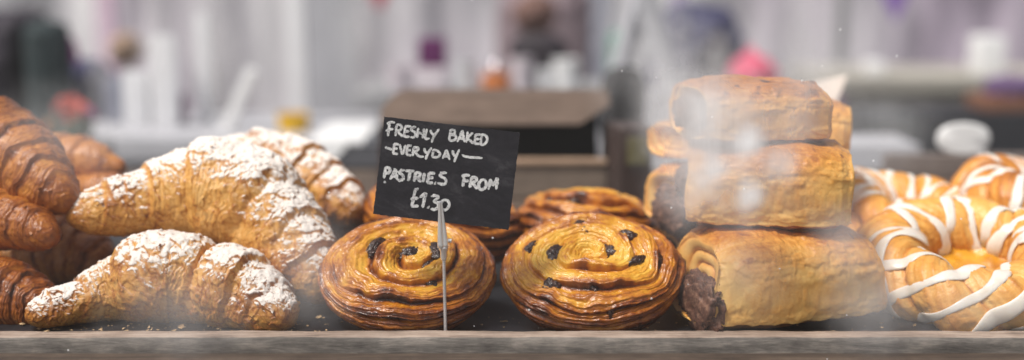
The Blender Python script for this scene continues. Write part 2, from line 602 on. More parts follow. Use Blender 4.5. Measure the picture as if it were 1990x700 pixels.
def raisin_bun(loc, R, H, rot, label, seed, raisins, turns=(0.0160, 0.0078), nu=330, nv=560, brown0=0.335, phase=0.0, ell=1.0):
    root = empty('raisin_bun', loc, rot)
    tag(root, label, 'raisin bun', 'spiral raisin buns')
    # profile
    a = np.linspace(0.0, PI, 1200)
    pr = R * np.abs(np.sin(a)) ** np.where(a < PI / 2, 0.80, 0.55)
    ca = np.cos(a)
    pz = H * 0.5 + H * 0.5 * np.sign(ca) * np.abs(ca) ** 0.95
    pz = pz - 0.10 * H * np.exp(-(pr / (0.25 * R)) ** 2) * (ca > 0)
    ln = np.concatenate([[0], np.cumsum(np.hypot(np.diff(pr), np.diff(pz)))])
    rho = np.linspace(0, ln[-1], nu)
    r_, z_ = np.interp(rho, ln, pr), np.interp(rho, ln, pz)
    dr, dz = np.gradient(r_), np.gradient(z_)
    l_ = np.hypot(dr, dz)
    nr, nzp = -dz / l_, dr / l_
    th = np.linspace(0, 2 * PI, nv, endpoint=False)
    c, s = np.cos(th)[None, :], np.sin(th)[None, :]
    P0 = np.stack([r_[:, None] * c * ell, r_[:, None] * s, z_[:, None] * np.ones_like(c)], -1)
    Nv = np.stack([nr[:, None] * c, nr[:, None] * s, nzp[:, None] * np.ones_like(c)], -1)
    # spiral
    side = sstep(0.72 * R, 1.15 * R, rho)
    pitch = turns[0] * (1 - side) + turns[1] * side
    F = np.concatenate([[0], np.cumsum(0.5 * (1 / pitch[1:] + 1 / pitch[:-1]) * np.diff(rho))])
    w1 = fbm(P0, 26, 2, seed)
    w2 = fbm(P0, 85, 3, seed + 3)
    w3 = fbm(P0, 260, 3, seed + 7)
    n = F[:, None] - (th / (2 * PI))[None, :] + phase + 0.55 * w1 + 0.13 * w2
    p = n - np.floor(n)
    kk = np.floor(n).astype(int)
    rr = np.random.RandomState(seed)
    amps = (0.65 + 0.7 * rr.rand(64))[np.clip(kk + 8, 0, 63)]
    # overlapping leaf: rises slowly, falls sharply at the outer lip
    b = np.minimum(1, (p / (0.55 + 0.3 * w2))) ** 0.8 * (1 - 0.95 * sstep(0.86 + 0.10 * w2, 1.0, p))
    sd = side[:, None]
    topfade = sstep(0, 0.004, r_)[:, None]
    amp = (0.0080 * (1 - sd) + 0.0030 * sd) * amps * (0.75 + 0.9 * w1)
    bot = sstep(0.02 * H, 0.2 * H, z_)[:, None]
    # laminations run along the leaves
    lam = np.sin(2 * PI * (3.2 * n + 0.6 * w2))
    lam2 = np.sin(2 * PI * (7.0 * n + 0.9 * w2))
    sk = np.stack([n * 5.0, np.cos(th)[None, :] * 1.6 + 0 * n, np.sin(th)[None, :] * 1.6 + 0 * n], -1)
    skn = fbm(sk, 1.0, 3, seed + 15, 0.6)
    d = amp * (b - 0.6) * topfade + (0.0010 + 0.0007 * sd) * skn * topfade + 0.0006 * lam * (0.4 + 0.6 * sd) + 0.00025 * lam2 + 0.0022 * w1 + 0.0011 * w2 + 0.0004 * w3
    d = d * (0.25 + 0.75 * bot)
    P = P0 + Nv * d[..., None]
    P[..., 2] = np.maximum(P[..., 2], 0.0)
    groove = np.exp(-((p - 1.0) / 0.11) ** 2) + np.exp(-(p / 0.09) ** 2)
    lip = np.exp(-((p - 0.76) / 0.10) ** 2)
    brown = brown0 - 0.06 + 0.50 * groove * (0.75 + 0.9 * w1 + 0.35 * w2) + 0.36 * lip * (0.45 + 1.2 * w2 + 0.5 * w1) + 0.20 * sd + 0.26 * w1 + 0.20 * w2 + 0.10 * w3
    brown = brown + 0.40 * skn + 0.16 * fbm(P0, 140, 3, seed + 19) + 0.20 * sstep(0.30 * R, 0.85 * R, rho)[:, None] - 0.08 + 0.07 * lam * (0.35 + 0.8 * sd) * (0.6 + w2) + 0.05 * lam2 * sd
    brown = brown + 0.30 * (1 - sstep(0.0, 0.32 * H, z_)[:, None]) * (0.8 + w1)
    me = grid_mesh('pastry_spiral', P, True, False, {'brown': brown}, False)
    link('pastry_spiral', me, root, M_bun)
    for k, (rf, ang, size, sq) in enumerate(raisins):
        i = int(np.argmin(np.where(rho < 1.2 * R, np.abs(r_ - rf * R), 9)))
        j = int((math.radians(ang) % (2 * PI)) / (2 * PI) * nv) % nv
        # let it settle into the nearest crease
        di = max(3, int(0.006 / (rho[1] - rho[0])))
        i = max(0, i - di) + int(np.argmin(d[max(0, i - di):i + di, j]))
        pos, nn = P[i, j] - Nv[i, j] * size * 0.02, Nv[i, j]
        rme = raisin_mesh(seed * 13 + k, size * 1.2, size * sq * 1.2, size * 0.62)
        ro = link('raisin', rme, root, M_raisin)
        zax = Vector(nn)
        q = zax.to_track_quat('Z', 'X')
        ro.location = pos
        ro.rotation_euler = (q.to_matrix() @ Matrix.Rotation(math.radians(ang + 90 + 25 * ((k * 7) % 3 - 1)), 3, 'Z')).to_euler()
    return root


def base_loc(u, v, D):
    return at(u, v, D)


# angles: 270 faces the camera
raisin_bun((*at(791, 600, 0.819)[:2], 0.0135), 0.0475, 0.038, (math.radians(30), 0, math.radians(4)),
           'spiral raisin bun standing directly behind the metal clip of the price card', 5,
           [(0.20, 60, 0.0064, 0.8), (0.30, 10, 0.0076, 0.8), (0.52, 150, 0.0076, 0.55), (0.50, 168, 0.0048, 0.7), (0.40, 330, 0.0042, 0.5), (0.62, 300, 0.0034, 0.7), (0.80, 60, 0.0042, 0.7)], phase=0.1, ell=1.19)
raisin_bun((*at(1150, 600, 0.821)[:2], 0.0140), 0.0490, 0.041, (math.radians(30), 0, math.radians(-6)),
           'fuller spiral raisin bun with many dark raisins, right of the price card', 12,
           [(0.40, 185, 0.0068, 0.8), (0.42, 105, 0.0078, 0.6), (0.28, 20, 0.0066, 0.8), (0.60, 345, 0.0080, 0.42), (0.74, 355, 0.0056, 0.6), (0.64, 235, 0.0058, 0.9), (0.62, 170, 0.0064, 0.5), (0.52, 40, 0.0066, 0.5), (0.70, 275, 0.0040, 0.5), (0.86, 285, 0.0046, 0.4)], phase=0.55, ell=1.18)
raisin_bun((*at(850, 520, 0.945)[:2], 0.016), 0.060, 0.050, (math.radians(12), 0, math.radians(70)),
           'spiral raisin bun half hidden below the price card, behind the clip', 21,
           [(0.55, 210, 0.0058, 0.7), (0.7, 180, 0.005, 0.7), (0.6, 250, 0.005, 0.6), (0.45, 120, 0.005, 0.6)], nu=220, nv=360, brown0=0.34)
raisin_bun((*at(1136, 500, 0.958)[:2], 0.011), 0.054, 0.048, (math.radians(5), 0, math.radians(150)),
           'spiral raisin bun peeking over the top of the fuller right hand bun', 33,
           [(0.5, 100, 0.006, 0.6), (0.55, 60, 0.005, 0.6), (0.5, 140, 0.005, 0.6)], nu=220, nv=360, brown0=0.34)


# ------------------------------------------------------------------ chocolate pastries
def lump_mesh(name, seed, sx, sy, sz, rough=0.25, nu=60, nv=80):
    a = np.linspace(0, PI, nu)[:, None]
    t = np.linspace(0, 2 * PI, nv, endpoint=False)[None, :]
    D = np.stack([np.sin(a) * np.cos(t), np.sin(a) * np.sin(t), np.cos(a) * np.ones_like(t)], -1)
    r = 1 + rough * fbm(D, 1.6, 2, seed) + rough * 0.55 * fbm(D, 6, 3, seed + 2)
    sup = np.sign(D) * np.abs(D) ** 0.75
    P = sup * r[..., None] * np.array([sx, sy, sz])
    br = 0.45 + 0.7 * fbm(D, 5, 3, seed + 8)
    return grid_mesh(name, P, True, False, {'brown': br}, True)


def choc_pastry(loc, L, W, H, rot, label, seed, brown0=0.25, nu=260, nv=240, ncap=60, choc=(0.016, 0.012), choc_off=(0.0, -0.006, 0.0), taper=0.0, filling=True, trap=0.0):
    root = empty('chocolate_pastry', loc, rot)
    tag(root, label, 'chocolate pastry', 'stacked chocolate pastries')
    th = np.linspace(0, 2 * PI, nv, endpoint=False)
    c, s = np.cos(th), np.sin(th)
    e = 0.66
    cy = np.sign(c) * np.abs(c) ** e * W / 2
    cz = np.sign(s) * np.abs(s) ** np.where(s > 0, e, 0.45) * H / 2
    cy = np.where(s < 0, np.sign(c) * np.abs(c) ** 0.5 * W / 2, cy)
    xs = np.linspace(-L / 2, L / 2, nu)
    t = xs / (L / 2)
    # puffed middle, rounded shoulders
    prof = 1.02 - 0.15 * np.abs(t) ** 3 - 0.10 * sstep(0.86, 1.0, np.abs(t)) + taper * t
    rows = []
    f1 = np.linspace(0.02, 1, ncap, endpoint=False)
    for f in f1:
        rows.append(np.stack([np.full(nv, -L / 2 + 0.007 * (1 - f ** 3)), cy * f * prof[0], cz * f * prof[0]], -1))
    for x_, p_ in zip(xs, prof):
        rows.append(np.stack([np.full(nv, x_), cy * p_, cz * p_], -1))
    for f in f1[::-1]:
        rows.append(np.stack([np.full(nv, L / 2 - 0.003 * (1 - f ** 3)), cy * f * prof[-1], cz * f * prof[-1]], -1))
    P0 = np.array(rows)
    F = np.concatenate([f1, np.full(nu, 1.0), f1[::-1]])[:, None]
    capm = np.concatenate([np.ones(ncap), np.zeros(nu), np.ones(ncap)])[:, None]
    Sg = np.concatenate([np.full(ncap, -1.0), np.zeros(nu), np.full(ncap, 1.0)])[:, None]
    Q = P0 + 0
    w1, w2, w3 = fbm(Q, 22, 2, seed), fbm(Q, 80, 3, seed + 3), fbm(Q, 300, 3, seed + 7)
    rad = P0 * np.array([0, 1, 1])
    rad /= np.linalg.norm(rad, axis=-1, keepdims=True) + 1e-9
    tt = np.clip(P0[..., 0] / (L / 2), -1, 1)
    # end spirals
    n = F * 3.2 - (th / (2 * PI))[None, :] + 0.22 * w1 + 0.08 * w2
    p = n - np.floor(n)
    sp = (4 * p * (1 - p)) ** 0.5
    P = P0 + capm[..., None] * (Sg * 0.0032 * (sp - 0.4))[..., None] * np.array([1.0, 0, 0])
    # a long overlapping flap on the front face
    zrel = P0[..., 2] / (H / 2)
    yfront = P0[..., 1] < 0
    saw = 0.05 * np.abs(((P0[..., 0] * 75 + 0.8 * w1) % 1) - 0.5) + 0.12 * w1 + 0.05 * w2
    below = sstep(0.0, 0.06, -0.66 + saw - zrel) * yfront * (1 - capm)
    flap = np.exp(-((-0.66 + saw - zrel) / 0.10) ** 2) * yfront * (1 - capm)
    lip = sstep(0.90, 0.98, np.abs(tt)) * (1 - capm)
    fl = fbm(Q * np.array([1, 1, 2.2]), 75, 2, seed + 61)
    crk = np.exp(-(fl / 0.045) ** 2)
    slk = np.stack([P0[..., 0] * 26, th[None, :] * 7.0 + 0 * P0[..., 0], 0 * P0[..., 0]], -1)
    sln = fbm(slk, 1.0, 3, seed + 63, 0.6)
    d = 0.0062 * w1 + 0.0007 * sln + 0.00035 * np.sign(fl) * sstep(0, 0.12, np.abs(fl)) + 0.0005 * w3 - 0.0032 * below + 0.0008 * flap + 0.0012 * lip * (1 + 2 * w2)
    # small blisters on the crown
    bl = np.maximum(0, perlin(Q, 140, seed + 9) - 0.35)
    d = d + 0.0025 * bl * sstep(-0.2, 0.6, zrel)
    dd = d * (1 - capm) + capm * 0.0
    P = P + rad * dd[..., None]
    P[..., 0] += 0.004 * fbm(np.stack([np.sign(tt) * 3, P0[..., 1] * 30, P0[..., 2] * 30], -1), 1.0, 2, seed + 17) * sstep(0.6, 1, np.abs(tt))
    P[..., 0] *= 1 - trap * (P0[..., 2] / (H / 2))
    P[..., 2] += H / 2
    crown = sstep(0.15, 0.95, zrel + 0.25 * w1)
    brown = brown0 - 0.10 + 0.32 * crown + 0.20 * w1 + 0.10 * w2 + 0.12 * w3 + 0.14 * crk * (0.4 + w2) + 0.16 * sln + 0.45 * below - 0.10 * flap
    spots = sstep(0.36, 0.62, perlin(Q, 120, seed + 29)) * crown
    brown = brown + 0.30 * spots
    capb = 0.10 + 0.42 * (1 - sp) + 0.2 * w2
    brown = np.where(capm > 0, capb, brown)
    me = grid_mesh('pastry_roll', P, True, False, {'brown': brown}, False)
    link('pastry_roll', me, root, M_pain)
    if filling:
        cm = lump_mesh('chocolate_filling', seed + 50, 0.008, choc[0], choc[1], 0.4)
        co = link('chocolate_filling', cm, root, M_choc)
        co.location = (-L / 2 - 0.001 + choc_off[0], choc_off[1], H / 2 + choc_off[2])
    return root


def place(u, v, D, z=None):
    p = at(u, v, D)
    return (p[0], p[1], p[2] if z is None else z)


R_ = math.radians
choc_pastry(place(1503, 600, 0.815, 0.0), 0.116, 0.084, 0.0615, (R_(3), 0, R_(17)),
            'pale chocolate pastry with a crumbly chocolate end, bottom of the stack at the rail', 3, 0.18, choc=(0.023, 0.0170), choc_off=(0.0, -0.016, -0.011), trap=0.13)
choc_pastry(place(1488, 440, 0.830, 0.0570), 0.101, 0.082, 0.0590, (R_(2), 0, R_(-8)),
            'golden chocolate pastry in the middle of the hazy stack', 11, 0.24, choc=(0.012, 0.010), choc_off=(0, 0, 0))
choc_pastry(place(1452, 276, 0.838, 0.1125), 0.086, 0.074, 0.0420, (R_(2), R_(1), R_(18)),
            'orange brown chocolate pastry on the very top of the stack', 17, 0.36, choc=(0.014, 0.010), choc_off=(0, -0.002, 0.0))
choc_pastry(place(1395, 470, 0.935, 0.040), 0.10, 0.070, 0.046, (0, 0, R_(38)),
            'chocolate pastry behind the stack whose dark chocolate end points left', 23, 0.20, 160, 160, 40, choc=(0.018, 0.016), choc_off=(-0.004, -0.010, -0.006))
choc_pastry(place(1400, 380, 0.955, 0.0865), 0.10, 0.066, 0.030, (0, 0, R_(30)),
            'orange chocolate pastry glimpsed behind the left side of the stack', 27, 0.26, 160, 160, 40, filling=False)
choc_pastry(place(1400, 600, 0.945, 0.0), 0.105, 0.070, 0.040, (0, 0, R_(24)),
            'shaded chocolate pastry behind the bottom of the stack, beside the fuller bun', 31, 0.42, 160, 160, 40, choc=(0.014, 0.012))
choc_pastry(place(1548, 300, 0.955, 0.088), 0.070, 0.062, 0.042, (0, 0, R_(-8)),
            'blurred orange pastry end poking out right behind the top of the stack', 37, 0.30, 160, 160, 40, filling=False)
choc_pastry(place(1520, 500, 0.957, 0.052), 0.08, 0.066, 0.036, (0, 0, R_(-4)),
            'golden chocolate pastry hidden behind the middle of the stack', 41, 0.26, 160, 160, 40, filling=False)
choc_pastry(place(1530, 600, 0.955, 0.0), 0.09, 0.066, 0.051, (0, 0, R_(3)),
            'golden chocolate pastry lying low behind the right of the stack', 43, 0.26, 160, 160, 40, filling=False)


# ------------------------------------------------------------------ iced danish rings
def danish(loc, Rm, rm, rot, label, seed, stripes, nu=420, nv=200, brown0=0.30, twist=4.5, ell=1.0, zs=0.95):
    root = empty('iced_danish', loc, rot)
    tag(root, label, 'iced danish', 'iced twisted danish rings')

    def surf(phi, th, extra=0.0):
        phi, th = np.broadcast_arrays(phi, th)
        x = th + twist * phi
        cc = np.stack([np.cos(phi) * Rm, np.sin(phi) * Rm, np.zeros_like(phi)], -1)
        base = cc + rm * np.stack([np.cos(phi) * np.cos(th), np.sin(phi) * np.cos(th), np.sin(th)], -1)
        w0 = fbm(base, 24, 2, seed)
        ac = np.abs(np.cos(x + 0.6 * w0))
        r = rm * (0.85 + 0.30 * ac ** 0.55 + 0.34 * w0) + extra
        out = np.stack([np.cos(phi) * (Rm + r * np.cos(th)) * ell, np.sin(phi) * (Rm + r * np.cos(th)), r * np.sin(th) * zs + rm * zs], -1)
        return out, base, x, ac, w0

    phi = np.linspace(0, 2 * PI, nu, endpoint=False)[:, None]
    th = np.linspace(0, 2 * PI, nv, endpoint=False)[None, :]
    P, base, x, ac, w0 = surf(phi, th)
    w2, w3 = fbm(base, 95, 3, seed + 3), fbm(base, 300, 3, seed + 5)
    lam = np.sin(9 * x + 3.0 * w0 + 1.2 * w2)
    sk = np.stack([np.sin(x) * 7.0, np.cos(x) * 7.0, phi * 2.0 + 0 * x], -1)
    skn = fbm(sk, 1.0, 3, seed + 31, 0.6)
    nrm = grid_normals(P, True, True)
    ctr = np.stack([np.cos(phi) * Rm * ell, np.sin(phi) * Rm, 0 * phi + rm * zs], -1) * np.ones((nu, nv, 1))
    if (nrm * (P - ctr)).sum() < 0:
        nrm = -nrm
    P = P + nrm * (0.0003 * lam + 0.0014 * skn + 0.0010 * w2 + 0.0005 * w3)[..., None]
    brown = brown0 + 0.22 * (ac ** 0.6 - 0.55) + 0.20 * w0 + 0.16 * w2 + 0.10 * w3 + 0.05 * lam + 0.28 * skn + 0.35 * np.exp(-(ac / 0.10) ** 2) * (w2 > -0.15)
    me = grid_mesh('pastry_ring', P, True, True, {'brown': brown}, False)
    link('pastry_ring', me, root, M_danish)
    # custard pool in the hole
    a = np.linspace(0.0, 1.0, 40)[:, None]
    t = np.linspace(0, 2 * PI, 90, endpoint=False)[None, :]
    rc = Rm - rm * 0.45
    Pc = np.stack([a * rc * np.cos(t) * ell, a * rc * np.sin(t), rm * zs * (0.42 + 0.70 * a ** 2) + 0 * t], -1)
    Pc[..., 2] += 0.0045 * fbm(Pc, 60, 3, seed + 9)
    cb = 0.4 + 0.9 * fbm(Pc, 70, 3, seed + 12)
    cme = grid_mesh('custard', Pc, True, False, {'brown': cb}, False)
    link('custard', cme, root, M_custard)
    # drizzled icing, one mesh
    Vs, Fs, off = [], [], 0
    rr = np.random.RandomState(seed + 77)
    for (p0, sl, t0, t1, wd) in stripes:
        m = 70
        tt = np.linspace(R_(t0), R_(t1), m)
        ph = R_(p0) + R_(sl) * (np.linspace(-0.5, 0.5, m)) + 0.03 * np.sin(tt * 3 + p0)
        path, *_ = surf(ph, tt, 0.0004)
        path2, *_ = surf(ph, tt, 0.0054)
        up = path2 - path
        up /= np.linalg.norm(up, axis=1)[:, None] + 1e-9
        # smooth the path so the icing bridges the small creases
        for _ in range(6):
            path[1:-1] = 0.25 * path[:-2] + 0.5 * path[1:-1] + 0.25 * path[2:]
        q = np.linspace(0, 1, m)
        wv = wd * (0.92 + 0.30 * np.sin(q * 9 + rr.rand() * 6) + 0.12 * np.sin(q * 23 + rr.rand() * 6))
        wv *= np.minimum(1, (1 - np.abs(2 * q - 1) ** 10)) ** 0.5
        wv[-8:] *= 1.0 + 0.15 * np.sin(np.linspace(0, PI, 8))
        G = tube_points(path, np.maximum(wv, 1e-4), 14, 0.27, up)
        Vs.append(G.reshape(-1, 3))
        f = grid_faces(m, 14, True, False) + off
        Fs.append(f)
        off += m * 14
    V = np.vstack(Vs)
    me = raw_mesh('icing', V, np.vstack(Fs), True)
    link('icing', me, root, M_icing)
    return root


# th 90 is the crown, 0 the outer side, 180 the inner side
stripes_front = [(206, -56, 168, -30, 0.0036), (230, -66, 152, -46, 0.0046), (256, -68, 150, -46, 0.0040), (281, -70, 146, -46, 0.0047), (308, -68, 150, -46, 0.0042), (332, -62, 150, -40, 0.0046), (352, -50, 150, -40, 0.0036),
                 (190, 50, 150, -44, 0.0050), (166, 40, 165, 0, 0.0040), (146, -24, 215, 40, 0.0036), (122, 26, 220, 40, 0.0042), (98, -28, 225, 30, 0.0034), (76, 24, 220, 20, 0.0042), (52, -24, 220, 20, 0.0036), (30, -28, 215, 0, 0.0042), (10, 24, 200, 0, 0.0036), (204, -16, 205, 110, 0.0046)]
danish(place(1884, 560, 0.848, 0.0105), 0.0520, 0.0215, (R_(16), R_(-3), 0),
       'twisted danish ring with custard and white icing stripes, front right at the rail', 4, stripes_front, brown0=0.20)
rs = random.Random(4)
sb = [(a, 26 if k % 3 else -34, 195, -20, 0.0026 + 0.0012 * rs.random()) for k, a in enumerate(range(10, 360, 20))]
danish(place(1752, 520, 0.985, 0.018), 0.044, 0.021, (R_(9), R_(4), R_(30)),
       'iced danish ring behind the front one, touching the right of the pastry stack', 9, sb, 260, 130)
danish(place(2006, 520, 0.985, 0.024), 0.044, 0.022, (R_(12), R_(-4), R_(70)),
       'iced danish ring at the right edge behind the front one, cut by the frame', 13, sb, 260, 130, 0.38)

# ------------------------------------------------------------------ tray and counter
M_rail = wood_mat('weathered_rail_wood', (0.04, 0.036, 0.034), (0.17, 0.155, 0.14), (0.40, 0.355, 0.31), (9, 60, 60), 1.0, 0.8, 0.9)
M_railtop = wood_mat('worn_rail_top_wood', (0.12, 0.088, 0.07), (0.36, 0.275, 0.22), (0.58, 0.47, 0.39), (7, 120, 80), 1.0, 0.7, 0.4)
M_slate = plain_mat('dark_tray_sheet', (0.022, 0.022, 0.026), 0.4, 0.35, 40)
tray = empty('display_tray', (0, 0.757, -0.0025))
tag(tray, 'dark serving tray with a weathered grey wooden front rail under the pastries', 'tray')
bm = bmesh.new()
bm_box(bm, (0, 0.185, 0.0), (1.6, 0.355, 0.004))
bm_obj('tray_base', bm, M_slate, tray)
# rail with a slightly wavy, worn front
nx, ny = 500, 14
prof = [(-0.0075, -0.06), (-0.0075, -0.02), (-0.0074, -0.004), (-0.0072, 0.002), (-0.0068, 0.0052), (-0.0058, 0.0070), (-0.0045, 0.0078), (-0.002, 0.0081), (0.002, 0.0081), (0.0052, 0.0080), (0.0066, 0.0074), (0.0072, 0.006), (0.0073, 0.0), (0.0073, -0.06)]
xs = np.linspace(-0.8, 0.8, nx)
P = np.zeros((nx, len(prof), 3))
for j, (y, z) in enumerate(prof):
    P[:, j, 0], P[:, j, 1], P[:, j, 2] = xs, y, z
w = fbm(P * np.array([0.3, 1, 1]), 60, 3, 91)
w_ = fbm(P, 160, 3, 92)
P[..., 2] += 0.0009 * w + 0.0003 * w_
P[..., 1] += 0.0008 * fbm(P * np.array([0.4, 1, 1]), 70, 3, 95)
me = grid_mesh('front_rail', P, False, False, None, False)
rail = link('front_rail', me, tray, M_rail)
me.materials.append(M_railtop)
mi = np.zeros((nx - 1, len(prof) - 1), np.int32)
mi[:, 5:11] = 1
me.polygons.foreach_set('material_index', mi.ravel())

M_counter = wood_mat('counter_wood', (0.03, 0.022, 0.018), (0.09, 0.065, 0.05), (0.16, 0.12, 0.09), (3, 30, 30))
ct = empty('stall_counter', (0, 1.05, -0.95))
tag(ct, 'dark wooden stall counter carrying the pastry tray', 'counter')
bm = bmesh.new()
bm_box(bm, (0, 0.0, 0.925), (2.4, 0.9, 0.04), None, 0.003)
bm_obj('counter_top', bm, M_counter, ct)
for sx in (-1, 1):
    for sy in (-1, 1):
        bm = bmesh.new()
        bm_box(bm, (sx * 1.12, sy * 0.4, 0.4525), (0.06, 0.06, 0.905), None, 0.003)
        bm_obj('leg', bm, M_counter, ct)
# the tray stands on two battens of the counter
for yy in (0.80, 1.06):
    bm = bmesh.new()
    bm_box(bm, (0, yy - 1.05, 0.9453), (1.5, 0.03, 0.0006))
    bm.free()

# flaky crumbs and spilled sugar along the rail
rr = np.random.RandomState(12)
V, F, off = [], [], 0
for k in range(420):
    u_ = rr.choice([rr.uniform(40, 640), rr.uniform(600, 1350), rr.uniform(1300, 1960)], p=[0.6, 0.2, 0.2])
    Dk = 0.766 + 0.05 * rr.rand() ** 1.6
    p = at(u_, 640, Dk)
    sz = 0.0004 + 0.0013 * rr.rand() ** 3
    z0 = 0.0002
    q = rr.normal(size=(5, 3)) * sz * np.array([1, 1, 0.45])
    q[:, 2] = np.abs(q[:, 2])
    V.append(np.array([p[0], Dk, z0]) + q)
    for t_ in ((0, 1, 2), (0, 2, 3), (0, 3, 4), (0, 4, 1), (1, 2, 3), (1, 3, 4)):
        F.append(tuple(off + i_ for i_ in t_))
    off += 5
cr_ = link('pastry_crumbs', raw_mesh('pastry_crumbs', np.vstack(V), F, False), None, plain_mat('flaky_crumbs', (0.58, 0.40, 0.22), 0.8, 0.5, 300))
tag(cr_, 'golden flaky crumbs scattered on the dark tray along the rail', 'crumbs', None, 'stuff')

# ------------------------------------------------------------------ price card and holder
TL = np.array([748.0, 225.5])
def card_mat():
    m, nt, b = new_mat('black_card')
    oc = objcoord(nt)
    mp = N(nt, 'ShaderNodeMapping')
    mp.inputs['Scale'].default_value = (1, 1, 2.4)
    mp.inputs['Rotation'].default_value = (0, 0.5, 0)
    nt.links.new(oc, mp.inputs['Vector'])
    n1 = noise(nt, 42, 6, 0.7, mp.outputs[0], 0.8)
    n2 = noise(nt, 900, 2, 0.6, oc)
    x = math_n(nt, 'ADD', n1.outputs['Fac'], math_n(nt, 'MULTIPLY', n2.outputs['Fac'], 0.25))
    r = ramp(nt, [(0.50, (0.011, 0.010, 0.014)), (0.68, (0.019, 0.018, 0.023)), (0.86, (0.05, 0.048, 0.054))])
    nt.links.new(x, r.inputs[0])
    nt.links.new(r.outputs[0], b.inputs['Base Color'])
    b.inputs['Roughness'].default_value = 0.75
    b.inputs['Specular IOR Level'].default_value = 0.2
    return m


M_card = card_mat()


def chalk_mat():
    m, nt, b = new_mat('white_chalk')
    oc = objcoord(nt)
    n = noise(nt, 1300, 4, 0.7, oc)
    n2 = noise(nt, 260, 3, 0.6, oc)
    x = math_n(nt, 'ADD', math_n(nt, 'MULTIPLY', n.outputs['Fac'], 0.6), math_n(nt, 'MULTIPLY', n2.outputs['Fac'], 0.4))
    r = ramp(nt, [(0.36, (0.10, 0.10, 0.11)), (0.47, (0.55, 0.55, 0.55)), (0.60, (0.80, 0.80, 0.79))])
    nt.links.new(x, r.inputs[0])
    nt.links.new(r.outputs[0], b.inputs['Base Color'])
    b.inputs['Roughness'].default_value = 0.9
    return m


M_chalk = chalk_mat()
CD = 0.768
pc = at(868, 337, CD)
mpp = depth_of(pc) / FPX            # metres per photo pixel on the card
CW, CH = 265 * mpp, 190 * mpp
card = empty('price_card', pc, (R_(-8), R_(6.8), 0))
tag(card, 'black price card with chalk lettering FRESHLY BAKED, tilted in its clip', 'price card')
bm = bmesh.new()
nxc, nzc = 90, 64
grid = {}
rs = random.Random(3)
for face_y in (-0.0004, 0.0004):
    for i in range(nxc + 1):
        for j in range(nzc + 1):
            jx = rs.uniform(-1, 1) * 0.00022 if i in (0, nxc) else 0
            jz = rs.uniform(-1, 1) * 0.00022 if j in (0, nzc) else 0
            xx, zz = (i / nxc - 0.5) * CW, (j / nzc - 0.5) * CH
            grid[face_y, i, j] = bm.verts.new((xx + jx, face_y + 0.25 * xx * xx, zz + jz))
for face_y in (-0.0004, 0.0004):
    for i in range(nxc):
        for j in range(nzc):
            bm.faces.new([grid[face_y, a, b] for a, b in ((i, j), (i + 1, j), (i + 1, j + 1), (i, j + 1))])
for i in range(nxc):
    for j in (0, nzc):
        bm.faces.new([grid[-0.0004, i, j], grid[-0.0004, i + 1, j], grid[0.0004, i + 1, j], grid[0.0004, i, j]])
for j in range(nzc):
    for i in (0, nxc):
        bm.faces.new([grid[-0.0004, i, j], grid[-0.0004, i, j + 1], grid[0.0004, i, j + 1], grid[0.0004, i, j]])
bm_obj('card_sheet', bm, M_card, card)

